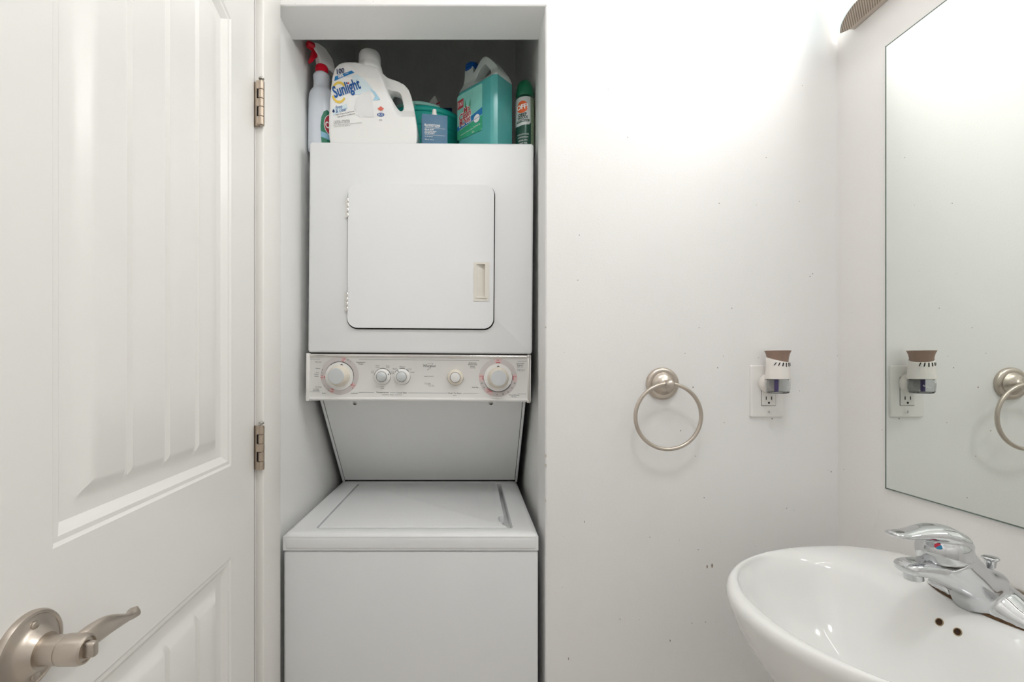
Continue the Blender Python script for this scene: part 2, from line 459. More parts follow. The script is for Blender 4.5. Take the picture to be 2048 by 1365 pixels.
# top deck with the lid opening
LX0, LX1, LY0, LY1 = -.378, .108, 1.124, 1.556
deckb = prism([(WX0, WF), (WX1, WF), (WX1, 1.70), (WX0, 1.70)], XYp(.7815), XYp(.8145), holes=[rrect(LX0, LX1, LY0, LY1, .012, 5)])
bmesh.ops.recalc_face_normals(deckb, faces=deckb.faces)
mk('washer_top', deckb, M_app, lc)
# rounded rim of the deck: an outer roll along front and sides
def deck_outline(o, z, r=.012):
    return [Vector((p[0], p[1], z)) for p in rrect(WX0 + o, WX1 - o, WF + o, 1.70 - o, r, 6)]
rings = [deck_outline(.003, .7812), deck_outline(-.0005, .785), deck_outline(-.001, .79), deck_outline(-.001, .806), deck_outline(.0005, .813), deck_outline(.0035, .8178), deck_outline(.008, .8205), deck_outline(.013, .8218), deck_outline(.02, WT)]
inner = [Vector((p[0], p[1], WT)) for p in rrect(LX0 - .006, LX1 + .006, LY0 - .006, LY1 + .006, .014, 6)]
inner2 = [Vector((p[0], p[1], WT - .0015)) for p in rrect(LX0 - .001, LX1 + .001, LY0 - .001, LY1 + .001, .012, 6)]
inner3 = [Vector((p[0], p[1], WT - .030)) for p in rrect(LX0, LX1, LY0, LY1, .011, 6)]
mk('washer_rim', loft(rings + [inner, inner2, inner3], cap=False), M_app, lc, smooth=40)
mk('lid_well', box(LX0 - .002, LX1 + .002, LY0 - .002, LY1 + .002, .7835, .7935), M_panel, lc)
# lid with a finger notch on its right edge
lid = [(LX0 + .006, LY0 + .004), (LX1 - .013, LY0 + .004), (LX1 - .021, LY0 + .022), (LX1 - .030, LY0 + .050), (LX1 - .031, LY0 + .078), (LX1 - .025, LY0 + .092), (LX1 - .015, LY0 + .096), (LX1 - .0120, LY1 - .012), (LX1 - .020, LY1 - .003), (LX0 + .014, LY1 - .003), (LX0 + .006, LY1 - .011)]
mk('washer_lid', prism(lid, XYp(.800), XYp(WT + .0008), .003, 3), M_app, lc, smooth=35)
# slanted panel between washer and dryer
def wedge(x0, x1, off, mname, m, top=1.17, z0=WT - .004, thick=None):
    sl = (1.345 - 1.580) / (1.1165 - WT)
    yy = lambda z: 1.580 + sl * (z - WT) + off
    pts = [(yy(z0), z0), (yy(top), top), (1.70 if thick is None else yy(top) + thick, top), (1.70 if thick is None else yy(z0) + thick, z0)]
    bm = bmesh.new(); a = [bm.verts.new((x0, *p)) for p in pts]; c = [bm.verts.new((x1, *p)) for p in pts]
    bm.faces.new(a); bm.faces.new(c[::-1])
    for i in range(4): bm.faces.new((a[i], a[(i + 1) % 4], c[(i + 1) % 4], c[i]))
    bmesh.ops.recalc_face_normals(bm, faces=bm.faces)
    bmesh.ops.bevel(bm, geom=bm.edges[:], offset=.0015, segments=1, affect='EDGES')
    return mk(mname, bm, m, lc)
wedge(-.4385, .1665, .004, 'seam_shade_frame', M_gap)  # frame coloured near-black so the panel seams read as shaded
wedge(-.4300, .1585, .0005, 'back_panel', M_panel, z0=WT + .0055)
wedge(-.4395, -.4315, -.001, 'side_flange', M_app, thick=.03)
wedge(.1600, .1675, -.001, 'side_flange', M_app, thick=.03)
mk('back_column', box(-.42, .15, 1.60, 1.80, WT - .01, DTOP - .06), M_panel, lc)
sl = Vector((0, (1.345 - 1.580), (1.1165 - WT))).normalized(); pn = Vector((0, -sl.z, sl.y)).normalized()
for px in (709, 982):
    c = Vector(((px - 938) / 910 * 1.345, 1.345 + .0047, 1.1120)) + pn * .0005
    s_ = mk('panel_screw', lathe([(.0062, 0), (.0062, .0012), (.0045, .0026), (0, .003)], c, pn, 20), M_screw, lc, smooth=40)
    mk('screw_slot', box(c.x - .0035, c.x + .0035, c.y - .0045, c.y - .0015, c.z - .0036, c.z - .0024), M_gap, s_)
# dryer, hung a touch out of level
RC = Vector(((DX0 + DX1) / 2, 1.4, 1.15))
XF = Matrix.Translation(RC) @ Matrix.Rotation(math.radians(.42), 4, 'Y') @ Matrix.Translation(-RC)
poly = rrect(DX0, DX1, DBOT, DTOP, .008, 4)
db = prism(poly, XZ(1.78), XZ(DF), .006, 3, holes=())
mk('dryer_cabinet', db, M_app, lc, smooth=35)
ux = lambda px: (px - 938) / 910 * 1.235
uz = lambda py: CAM_Z - (py - 734) / 910 * 1.235
# door
ox0, ox1, oz0, oz1 = ux(695), ux(985.3), uz(657.3), uz(371.5)
mk('door_gap_shade', prism(rrect(ox0 - .0028, ox1 + .003, oz0 - .0035, oz1 + .0022, .029, 8), XZ(DF + .01), XZ(DF - .0006)), M_gap, lc)  # dark plate standing in for the shade around the door
pw0, pw1, pz0, pz1 = ux(945.5), ux(976.5), uz(602.5), uz(525.5)
hx0, hx1, hz0, hz1 = ux(951), ux(968), uz(594.5), uz(530)
dd_ = prism(rrect(ox0, ox1, oz0, oz1, .0265, 8), XZ(DF - .0005), XZ(DF - .0085), holes=[[(hx0 - .001, hz0 - .001), (hx1 + .001, hz0 - .001), (hx1 + .001, hz1 + .001), (hx0 - .001, hz1 + .001)]])
dd = mk('dryer_door', dd_, M_appdoor, lc, smooth=35)
# recessed pull: frame with a sloping pocket
inn = [(hx0, hz0), (hx1, hz0), (hx1, hz1), (hx0, hz1)]
b = prism([(pw0, pz0), (pw1, pz0), (pw1, pz1), (pw0, pz1)], XZ(DF - .0080), XZ(DF - .0105), holes=[inn])
pull = mk('door_pull', b, M_pull, dd)
fr = [(hx0 - .0035, hz0 - .0035), (hx1 + .0055, hz0 - .0035), (hx1 + .0055, hz1 + .0030), (hx0 - .0035, hz1 + .0030)]
mk('pull_lip', prism(fr, XZ(DF - .0100), XZ(DF - .0128), holes=[inn]), M_pull, dd)
b = bmesh.new()                                        # sloping pocket: shallow on the left, deep on the right
e_ = .0006
P = [(hx0, DF - .0118), (hx0 + .006, DF - .0085), (hx1 - .001, DF - .0012), (hx1, DF - .0012), (hx1 + e_, DF - .0115)]
lo_v = [b.verts.new((p[0], p[1], hz0)) for p in P]; hi_v = [b.verts.new((p[0], p[1], hz1)) for p in P]
for i in range(len(P) - 1): b.faces.new((lo_v[i], lo_v[i + 1], hi_v[i + 1], hi_v[i]))
b.faces.new(lo_v); b.faces.new(hi_v[::-1])
mk('pull_pocket', b, M_pull, dd, flip=False)
# knuckle hinges of the dryer door
for py0, py1 in ((399, 438), (587, 625)):
    hh = sub('hinge', (ux(692), DF, uz((py0 + py1) / 2)), dd)
    n = 4
    for i in range(n):
        a = uz(py1) + (uz(py0) - uz(py1)) * i / n; c = uz(py1) + (uz(py0) - uz(py1)) * (i + 1) / n
        mk('knuckle', lathe([(.0030, a + .0004), (.0034, a + .001), (.0034, c - .001), (.0030, c - .0004)], (ux(694.2), DF - .0065, 0), n=14), M_chrome2, hh, smooth=40)
    mk('leaf', box(ux(688.5), ux(693.5), DF - .0030, DF + .001, uz(py1), uz(py0), .0006, 1), M_chrome2, hh)
# console
CF = 1.231
qx = lambda px: (px - 938) / 910 * CF
qz = lambda py: CAM_Z - (py - 734) / 910 * CF
def yzprism(pts, x0, x1, bev=0):
    bm = bmesh.new(); a = [bm.verts.new((x0, *p)) for p in pts]; c = [bm.verts.new((x1, *p)) for p in pts]; n = len(pts)
    bm.faces.new(a); bm.faces.new(c[::-1])
    for i in range(n): bm.faces.new((a[i], a[(i + 1) % n], c[(i + 1) % n], c[i]))
    return bm
mk('dryer_gap', box(DX0 + .004, DX1 - .004, DF + .004, 1.6, qz(710), DBOT + .002), M_gap, lc)
roll = [(CF + .11, qz(710)), (CF + .001, qz(710)), (CF - .0035, qz(711.5)), (CF - .004, qz(714)), (CF - .001, qz(716.2)), (CF, qz(717)), (CF, qz(795.5)),
        (CF - .002, qz(796.5)), (CF - .0055, qz(799)), (CF - .0045, qz(801.5)), (CF - .001, qz(803)), (CF + .006, qz(803.4)), (CF + .115, qz(803.4))]
cons = mk('control_panel', yzprism(roll, qx(616), qx(1058)), M_face, lc, smooth=50)
stripe = [(CF + .003, qz(709.4)), (CF - .0010, qz(709.6)), (CF - .0042, qz(711.2)), (CF - .0046, qz(713.2)), (CF - .0025, qz(715.6)), (CF + .001, qz(716))]
mk('chrome_strip', yzprism(stripe, qx(619.5), qx(1053)), M_chrome2, cons, smooth=50)
mk('end_cap', box(qx(613), qx(619.8), CF - .006, CF + .10, qz(804), qz(708.5), .002, 2), M_plate, cons, smooth=35)
ec = mk('end_cap', box(qx(1054), qx(1061.5), CF - .003, CF + .10, qz(804), qz(708.8), .002, 2), M_plate, cons, smooth=35)
mk('end_trim', box(qx(1054.8), qx(1059), CF - .0045, CF - .001, qz(799), qz(714), .001, 2), M_chrome2, cons, smooth=35, label='polished chrome end strip')
for py in (711.5, 801.5): mk('corner_clip', box(qx(1053.5), qx(1060), CF - .0065, CF, qz(py + 3), qz(py - 3), .001, 2), M_chrome2, cons, smooth=35)
# printed face
PC = Plane2((0, CF, 0), (1, 0, 0), (0, 0, 1), .0003)
U = CF / 910
def ctext(s, px, py, hpx, m=None, wpx=None, **kw):
    PC.text('print', s, qx(px), qz(py), hpx * U, m or M_print, cons, wpx * U if wpx else None, **kw)
for s, px, py, h, wp in (('Normal', 636, 726, 1.9, 12), ('Heavy', 636, 739, 1.7, 9), ('Auto', 635, 747, 1.5, 7), ('Super', 633.5, 750.8, 2, 9.5), ('Wash', 633, 754.6, 2, 8.5),
        ('Pre Wash', 637.5, 776, 1.7, 12), ('Pre-Wash', 632.5, 780.2, 1.7, 11), ('Final Rinse', 632.5, 783, 1.5, 12.5), ('Soak', 648, 788.2, 2, 7.5), ('Delicate', 709, 788.2, 2, 13.5),
        ('Permanent', 721.4, 726, 2, 18), ('Press', 721.4, 729.6, 2, 9), ('Temperature', 764.5, 786.2, 2.6, 25), ('Load Size', 803.7, 786.2, 2.6, 20), ('Water', 784, 790.5, 1.5, 8),
        ('Hot', 744.7, 743.3, 1.5, 5), ('Cold', 744.7, 746.5, 1.5, 6), ('Warm', 754.5, 732.4, 1.5, 7.5), ('Warm', 754.5, 735.5, 1.5, 7.5), ('Warm', 775, 733, 1.5, 7.5), ('Cold', 775, 736, 1.5, 6.5),
        ('Cold', 785, 744.8, 1.5, 6), ('Cold', 785, 747.8, 1.5, 6), ('Warm', 764.7, 774.4, 1.6, 7), ('Rinse', 764.7, 777.5, 1.6, 7), ('Small', 789.2, 738.6, 1.6, 7.5), ('Medium', 804.5, 734.5, 1.6, 11),
        ('Large', 819.2, 738.6, 1.6, 7.5), ('Reset', 824.8, 745, 1.6, 7.5), ('HEAVY DUTY', 857.6, 753.2, 1.8, 19), ('Automatic', 945, 725.6, 2, 16.5), ('Permanent', 945, 729.1, 2, 18), ('Press', 945, 732.6, 2, 9),
        ('Low Heat', 945, 735.6, 1.3, 11), ('Push To Start', 910, 786.5, 2.7, 26), ('Start', 910, 791.2, 1.7, 7), ('Fluff Air', 950.3, 774.4, 2, 12.5), ('Automatic', 1040, 726, 2, 15.5), ('Regular', 1040, 729.6, 2, 12),
        ('High Heat', 1040, 732.8, 1.3, 12), ('Energy Preferred', 1041.5, 738, 1.2, 15), ('For Most Fabrics', 1041.5, 740.2, 1.2, 15), ('Timed Drying', 1028, 789.5, 2.2, 21), ('High Heat', 1028, 793, 1.4, 11)):
    ctext(s, px, py, h, None, wp, bold=.008)
ctext('Whirlpool', 858.5, 733, 4.6, M_print, 25, shear=.12)
PC_sw = Plane2((0, CF, 0), (1, 0, 0), (0, 0, 1), .0003)
b = bmesh.new()
sw = [(845, 728.8), (850, 730.5), (856, 728), (862, 726.5), (866, 727), (864, 730), (858, 736), (854, 740.5), (856, 740.2), (862, 736)]
for (a, c) in zip(sw, sw[1:]):
    p = Vector((qx(a[0]), qz(a[1]))); q = Vector((qx(c[0]), qz(c[1]))); n_ = (q - p).normalized(); n_ = Vector((-n_.y, n_.x)) * .0003
    vs_ = [b.verts.new(PC.p(*v)) for v in (p - n_, q - n_, q + n_, p + n_)]; b.faces.new(vs_)
mk('print', b, M_printl, cons, flip=False)
ctext('T H/N', 855, 768, 3.4, M_printl, 12, shear=.1); ctext('T\\/\\/ / N', 862, 772, 3.4, M_printl, 11, shear=.1)
b = bmesh.new()
for x0, x1, y in ((620, 640, 720.3), (718, 958, 720.6), (1035, 1053, 721.6), (620, 640, 786), (718, 748, 786.2), (780, 791, 786.2), (817, 895, 786.4), (926, 957, 786.6), (1036, 1053, 787.2), (764, 778, 790.5), (790, 804, 790.5)):
    PC.poly([(qx(x0), qz(y + .3)), (qx(x1), qz(y + .3)), (qx(x1), qz(y - .3)), (qx(x0), qz(y - .3))], b)
mk('print', b, M_printl, cons, flip=False)
# dials and knobs
def dial(px, py, big, reds, nums, ptr):
    x, z = qx(px), qz(py)
    d = sub('dial', (x, CF, z), lc)
    mk('dial_print', PC.poly(circ(x, z, 38 * U, n=64)), M_ring, d, flip=False)
    for a0, a1 in reds:
        mk('dial_print', PC.arc(x, z, 29.8 * U, 37.8 * U, a0, a1, 10, None, .0002), M_ringr, d, flip=False)
        mk('dial_print', PC.arc(x, z, 29.6 * U, 31 * U, a0 + 4, a1 - 4, 8, None, .0004), M_red, d, flip=False)
    for s, ax, ay, red in nums:
        PC.text('dial_print', s, qx(ax), qz(ay), 2.3 * U, M_red if red else M_print, d, k=.0005, bold=.01)
    mk('dial_skirt', lathe([(28.6 * U, 0), (28.6 * U, .0014), (28.2 * U, .0022), (27.8 * U, .0022), (27.2 * U, .0016), (21 * U, .0022)], (x, CF - .0004, z), (0, -1, 0), 64), [M_face, M_print], d, smooth=35,
       mfun=lambda c, n: 1 if ((c.x - x) ** 2 + (c.z - z) ** 2) ** .5 > 28.25 * U else 0)
    ca, sa = math.cos(math.radians(ptr)), math.sin(math.radians(ptr))
    tri = [(24.6, 0), (21.6, 3.3), (22.3, 0), (21.6, -3.3)]
    P3 = Plane2((0, CF - .003, 0), (1, 0, 0), (0, 0, 1), 0)
    mk('dial_pointer', P3.poly([(x + (r * ca - t * sa) * U, z + (r * sa + t * ca) * U) for r, t in tri]), M_print, d, flip=False)
    prof_ = [(21.3 * U, 0), (20.6 * U, .006), (18.2 * U, .011), (17.2 * U, .024), (16.6 * U, .0275), (15.8 * U, .0290)]
    kb = bmesh.new(); rings = []
    for r, h in prof_:
        rings.append([Vector((x + r * (1 + (.018 if (i % 2) else 0)) * math.cos(2 * PI * i / 72), CF - .002 - h, z + r * (1 + (.018 if (i % 2) else 0)) * math.sin(2 * PI * i / 72))) for i in range(72)])
    loft(rings, bm=kb)
    mk('dial_knob', kb, M_cream, d, smooth=50)
    mk('dial_cap', lathe([(15.6 * U, .028), (15.4 * U, .0305), (14.8 * U, .0312), (0, .0316)], (x, CF - .002, z), (0, -1, 0), 48), M_silver, d, smooth=35)
dial(679, 753.3, True, ((70, 84), (178, 192), (234, 252), (316, 334)),
     (('OFF', 687.8, 719.8, 1), ('OFF', 643.8, 757, 1), ('OFF', 664, 785, 1), ('OFF', 707.5, 773, 1), ('10', 695.3, 721.5, 0), ('6', 700, 725.4, 0), ('8', 645, 741.5, 0), ('12', 644.5, 747.5, 0), ('14', 643.8, 752.4, 0), ('2', 648.8, 773, 0), ('12', 657.5, 782.4, 0), ('8', 705, 778, 0)), 78)
dial(995.8, 755, True, ((78, 102), (168, 192), (222, 252), (-12, 12)),
     (('OFF', 995, 720.3, 1), ('OFF', 961.3, 752.6, 1), ('OFF', 1029.8, 752.4, 1), ('OFF', 976.6, 783.2, 1), ('10', 963.4, 766.2, 0), ('20', 968, 774.4, 0), ('10', 993.8, 789, 0), ('20', 1006, 787.6, 0), ('30', 1015.8, 783.2, 0), ('40', 1023.4, 775, 0), ('50', 1029, 765.5, 0)), 90)
def knob(px, py, cream, arcs, pt):
    x, z = qx(px), qz(py)
    d = sub('knob', (x, CF, z), lc)
    if arcs:
        for a0, a1 in arcs: mk('knob_print', PC.arc(x, z, 15.9 * U, 17.0 * U, a0, a1, 12), M_print, d, flip=False)
    mk('knob_skirt', lathe([(15.8 * U, 0), (15.8 * U, .004), (15.2 * U, .006), (12.5 * U, .0075), (11 * U, .010), (10.6 * U, .016), (10 * U, .018)], (x, CF - .0002, z), (0, -1, 0), 48), M_cream if cream else M_face, d, smooth=35)
    mk('knob_ring', lathe([(10.5 * U, .0165), (10.5 * U, .0186), (9.4 * U, .0187)], (x, CF, z), (0, -1, 0), 36), M_printl, d, smooth=35)
    mk('knob_outline', PC.arc(x, z, 15.4 * U, 16.3 * U, 180, 360, 24), M_printl, d, flip=False)
    mk('knob_cap', lathe([(9.6 * U, .017), (9.4 * U, .0195), (8.8 * U, .020), (0, .0203)], (x, CF, z), (0, -1, 0), 36), M_silver if not cream else M_face, d, smooth=35)
    if pt is not None:
        a = math.radians(pt); P3 = Plane2((0, CF - .0078, 0), (1, 0, 0), (0, 0, 1), 0)
        ca, sa = math.cos(a), math.sin(a)
        mk('knob_print', P3.poly([(x + (r * ca - t * sa) * U, z + (r * sa + t * ca) * U) for r, t in ((15, 0), (12.6, 1.6), (11.5, .5), (11.5, -.5), (12.6, -1.6))]), M_print, d, flip=False)
knob(765.2, 754.2, False, ((15, 60), (64, 114), (118, 172)), 20)
knob(804.5, 754.0, False, ((38, 62), (70, 112), (122, 150)), 125)
knob(910.7, 754.6, True, (), None)
mk('knob_print', PC.poly(circ(qx(817.8), qz(746.8), .9 * U)), M_red, cons, flip=False)
XF = Matrix.Identity(4)
for x in (-.40, .12):
    for y in (1.13, 1.72): mk('leveling_foot', lathe([(.02, 0), (.02, .008), (.008, .01), (.008, .025)], (x, y, 0), n=16), M_gap, lc)

# ------------------------------------------------------------------ towel ring
tx, tz = .4575, 1.180
tr = thing('towel_ring', (tx, YB, tz - .16), 'brushed nickel towel ring hanging on the white wall', 'towel ring')
mk('rosette', lathe([(.0378, -.001), (.0385, .002), (.0378, .006), (.0345, .0095), (.0300, .0105), (.0265, .0098), (.0255, .0105), (.023, .0155), (.017, .0195), (.011, .0215), (.0085, .024), (.0070, .030), (.0066, .034)], (tx, YB, tz), (0, -1, 0), 56), M_nickel, tr, smooth=40)
mk('post', lathe([(.0062, .030), (.0062, .032), (.0092, .0330), (.0106, .0365), (.0112, .041), (.0106, .0465), (.0082, .0505), (.0045, .0528), (0, .0535)], (tx, YB, tz), (0, -1, 0), 32), M_nickel, tr, smooth=50)
R = .0752; ry = YB - .0405
rc = Vector((tx - .0015, ry, tz - R + .001))
mk('ring', tube([rc + Vector((R * math.sin(2 * PI * i / 96), .004 * (math.cos(2 * PI * i / 96) - 1) * -.5, R * math.cos(2 * PI * i / 96))) for i in range(96)], .0044, 14, closed=True, up=(0, -1, 0)), M_nickel, tr, smooth=60)

# ------------------------------------------------------------------ wall outlet and plug-in freshener
ox, oz = .7045, 1.162
wo = thing('wall_outlet', (ox, YB, oz - .0615), 'white duplex wall outlet with an oversized cover plate', 'outlet')
mk('cover_plate', prism(rrect(ox - .0393, ox + .0393, oz - .0615, oz + .0615, .004, 4), XZ(YB + .001), XZ(YB - .0065), .0035, 4, ), M_plate, wo, smooth=45)
mk('receptacle_gap', prism(rrect(ox + .0018 - .0172, ox + .0018 + .0172, oz - .0342, oz + .0342, .001, 2), XZ(YB - .004), XZ(YB - .0068)), M_gap, wo)
rcx = ox + .0018
mk('receptacle', prism(rrect(rcx - .0164, rcx + .0164, oz - .0334, oz + .0334, .001, 2), XZ(YB - .003), XZ(YB - .0082), .0008, 2), M_recep, wo, smooth=35)
for sz in (-1, 1):
    zc = oz + sz * .0165
    b = bmesh.new()
    for sx in (-.0064, .0064): box(rcx + sx - .0009, rcx + sx + .0009, YB - .0085, YB - .005, zc - .0035, zc + .0045, bm=b)
    lathe([(.0024, .004), (.0024, .0086), (0, .0086)], (rcx, YB, zc - .0105), (0, -1, 0), 14, bm=b)
    mk('slot', b, M_black, wo)
    b = lathe([(.0034, .006), (.0034, .0075), (.002, .0083), (0, .0085)], (rcx, YB, oz + sz * .0485), (0, -1, 0), 18)
    sc_ = mk('plate_screw', b, M_plate, wo, smooth=40)
    mk('screw_slot', box(rcx - .0004, rcx + .0004, YB - .0088, YB - .0075, oz + sz * .0485 - .0028, oz + sz * .0485 + .0028), M_black, sc_)

fx, fy, fz = .7055, YB - .040, 1.1590
af = thing('air_freshener', (fx, fy, fz), 'plug-in air freshener with a brown cone top and clear refill', 'air freshener')
M_fw = mat('freshener_white', 'eee9e4', rough=.38, var=.006)
M_fb = mat('freshener_brown', '9a8072', rough=.5, var=.05, scale=80)
M_gl = mat('clear_glass', 'fbfcfc', rough=.02, trans=1, ior=1.2, var=0)
M_liq = mat('wick_purple', '6a5a92', rough=.4)
mk('plug_base', lathe([(.0225, .0075), (.0228, .010), (.022, .016), (.018, .024), (.012, .03)], (fx - .0015, YB, fz + .022), (0, -1, 0), 40), M_fw, af, smooth=40)
# housing with a slanted front rim, flaring down over the refill
n = 48
def fring(r, zfun): return [Vector((fx + r * math.cos(2 * PI * i / n), fy + r * .92 * math.sin(2 * PI * i / n), zfun(2 * PI * i / n))) for i in range(n)]
rim = lambda a: fz + .0775 + .0065 * math.cos(a - math.radians(130))
hb = loft([fring(.0245, lambda a: fz + .0325), fring(.0262, lambda a: fz + .0335), fring(.0262, lambda a: fz + .040), fring(.0248, lambda a: fz + .050), fring(.0238, lambda a: fz + .060), fring(.0236, lambda a: fz + .067), fring(.0235, lambda a: rim(a) - .001), fring(.0228, rim), fring(.0215, lambda a: rim(a) - .0005), fring(.0205, lambda a: rim(a) - .008)])
mk('housing', hb, M_fw, af, smooth=40)
cb_ = []; 
for r, z in ((.0202, .066), (.0206, .074), (.0215, .082), (.0232, .090), (.0262, .0975)): cb_.append([Vector((fx + r * (1 + (.012 if i % 2 else 0)) * math.cos(2 * PI * i / 96), fy + r * .92 * (1 + (.012 if i % 2 else 0)) * math.sin(2 * PI * i / 96), fz + z)) for i in range(96)])
mk('cone_top', loft(cb_), M_fb, af, smooth=20, label='brown fluted cone top')
mk('cone_rim', lathe([(.0264, .0972), (.0272, .098), (.0272, .0988), (.0262, .0992), (0, .0988)], (fx, fy, fz), n=48, sy=.92), M_fw, af, smooth=40)
for i in range(6):
    a = math.radians(-128 + i * 17.5)
    tilt = (i - 3) * .0016
    p = [Vector((fx + .0245 * math.cos(a + dx_), fy + .0245 * .92 * math.sin(a + dx_), fz + z)) for dx_, z in ((-.05 + tilt * 26, .0605 + abs(i - 3.2) * .0011), (-.05 + tilt * -8, .0700 + abs(i - 3.2) * .0002))]
    t_ = Vector((-math.sin(a), math.cos(a), 0)) * .0009
    bm = bmesh.new(); bm.faces.new([bm.verts.new(q) for q in (p[0] - t_, p[0] + t_, p[1] + t_, p[1] - t_)])
    bmesh.ops.recalc_face_normals(bm, faces=bm.faces)
    ex = bmesh.ops.extrude_face_region(bm, geom=bm.faces[:])
    bmesh.ops.translate(bm, verts=[g for g in ex['geom'] if isinstance(g, bmesh.types.BMVert)], vec=Vector((math.cos(a), math.sin(a), 0)) * -.002)
    mk('vent_slot', bm, M_black, af)
gl_o = [(.0175, .000), (.0215, .001), (.0238, .004), (.0248, .012), (.0250, .022), (.0243, .030), (.020, .0332)]
gl_i = [(.0185, .0325), (.0222, .029), (.0229, .021), (.0227, .012), (.0216, .0055), (.018, .0042), (0, .0042)]
mk('refill_bottle', lathe([(0, 0)] + gl_o + gl_i, (fx, fy, fz), n=40, sy=.92), M_gl, af, smooth=50, label='clear glass refill bottle')
mk('wick', lathe([(.0042, .0045), (.0042, .0335), (0, .0335)], (fx - .003, fy, fz), n=18), M_liq, af, smooth=40, label='purple wick')
PFr = Plane2((fx + .010, fy - .0227, fz + .0165), (1, .35, 0), (0, 0, 1), .0003)
PFr.text('print', 'Febreze', 0, 0, .0042, mat('print_white', 'f4f4f2', rough=.5), af, .016, rot=.42, shear=.2)

# ------------------------------------------------------------------ mirror
MM = bpy.data.materials.new('mirror_silver'); MM.use_nodes = True
q = MM.node_tree.nodes['Principled BSDF']; q.inputs['Metallic'].default_value = 1; q.inputs['Roughness'].default_value = .0
q.inputs['Base Color'].default_value = (.86, .895, .865, 1)
mz0, mz1, my1, my0 = .9655, 1.8895, .951, .335
mr = thing('wall_mirror', (XR, (my0 + my1) / 2, mz0), 'frameless rectangular mirror on the wall above the sink', 'mirror')
mk('mirror_glass', box(XR - .0052, XR - .001, my0 + .0012, my1 - .0012, mz0 + .0012, mz1 - .0012), [MM, M_edge], mr, mfun=lambda c, n: 0 if c.x < XR - .0050 else 1)
b = bmesh.new()
for y0, y1, z0, z1 in ((my1 - .0022, my1, mz0, mz1), (my0, my0 + .0022, mz0, mz1), (my0, my1, mz1 - .0022, mz1), (my0, my1, mz0, mz0 + .0022)):
    box(XR - .0055, XR + .001, y0, y1, z0, z1, bm=b)
mk('mirror_rim', b, M_edge, mr)

# ------------------------------------------------------------------ vanity light
vl = thing('vanity_light', (XR, .605, 1.985), 'brushed nickel vanity light with perforated tray and glass shade above the mirror', 'light fixture')
VC = .605; HLn = .44
M_perf = bpy.data.materials.new('perforated_nickel'); M_perf.use_nodes = True
nt = M_perf.node_tree; N = nt.nodes; L = nt.links; q = N['Principled BSDF']
q.inputs['Metallic'].default_value = .85; q.inputs['Roughness'].default_value = .4
geo = N.new('ShaderNodeNewGeometry'); mp = N.new('ShaderNodeMapping'); mp.inputs['Rotation'].default_value = (0, 0, PI / 4); mp.inputs['Scale'].default_value = (260, 260, 0)
L.new(geo.outputs['Position'], mp.inputs['Vector'])
vo = N.new('ShaderNodeTexVoronoi'); vo.voronoi_dimensions = '2D'; vo.inputs['Randomness'].default_value = 0; vo.inputs['Scale'].default_value = 1
L.new(mp.outputs[0], vo.inputs['Vector'])
rp = N.new('ShaderNodeValToRGB'); rp.color_ramp.elements[0].position = .30; rp.color_ramp.elements[1].position = .36
rp.color_ramp.elements[0].color = (*lin('5a4f45'), 1); rp.color_ramp.elements[1].color = (*lin('c9bcae'), 1)
L.new(vo.outputs['Distance'], rp.inputs[0]); L.new(rp.outputs[0], q.inputs['Base Color'])
def bow(s, g=0):
    """front edge of the tray at s = -1..1 along the wall; g pushes outwards"""
    a = abs(s)
    x = .800 + .052 * (a ** 7.2)
    y = VC + s * (HLn + g * a)
    return x - g * (1 - .3 * a), y
sv = [math.sin(i / 24 * PI / 2) for i in range(-24, 25)]
front = [bow(s) for s in sv]
tray = front + [(.8625, VC + HLn - .012), (.8625, VC - HLn + .012)]
mk('tray', prism(tray, XYp(1.993), XYp(1.985), .0008, 1), M_perf, vl, label='perforated nickel tray')
mk('back_plate', box(.8605, XR, VC - HLn + .012, VC + HLn - .012, 1.985, 2.125, .002, 2), M_nickel, vl)
M_glow = mat('lamp_glass', 'f0f6f6', rough=.3, emit='fffefb', estr=LAMP, var=0)
rows = []
for g, z in ((.0012, 1.984), (.005, 2.02), (.010, 2.07), (.014, 2.125)):
    rows.append([Vector((*bow(s, g), z)) for s in sv])
M_end = mat('lamp_glass_dimmed', 'd9e8ec', rough=.3, emit='dceaf0', estr=.55, var=0)  # same glass made dimmer; fall-off towards the ends is set in emission
def shade(name, i0, i1, m):
    b = bmesh.new(); V = [[b.verts.new(p) for p in r[i0:i1 + 1]] for r in rows]
    for A, Bq in zip(V, V[1:]):
        for i in range(len(A) - 1): b.faces.new((A[i], A[i + 1], Bq[i + 1], Bq[i]))
    bmesh.ops.recalc_face_normals(b, faces=b.faces)
    bmesh.ops.solidify(b, geom=b.faces[:], thickness=.003)
    mk(name, b, m, vl, smooth=40)
cut = next(i for i, v in enumerate(sv) if v > -.80)
shade('shade_end', 0, cut, M_end); shade('glass_shade', cut, len(sv) - 1 - cut, M_glow); shade('shade_end', len(sv) - 1 - cut, len(sv) - 1, M_end)

# unseen fill light added overhead to brighten the room, shaped as a ceiling dome
cl = thing('fill_dome', (.2, .12, ZC - .09), 'unseen round dome added under the ceiling as fill light', 'light fixture')
mk('dome', lathe([(0, -.085), (.06, -.08), (.11, -.062), (.14, -.03), (.15, -.012), (.15, -.008), (0, -.008)], (.2, .12, ZC), n=40), mat('fill_dome_glow', 'f7f5f0', rough=.4, emit='fbfcfd', estr=FILL_EMIT, var=0), cl, smooth=40)
mk('fill_dome_pan', lathe([(.16, -.014), (.165, -.008), (.165, .001), (0, .001)], (.2, .12, ZC), n=40), M_nickel, cl, smooth=40)

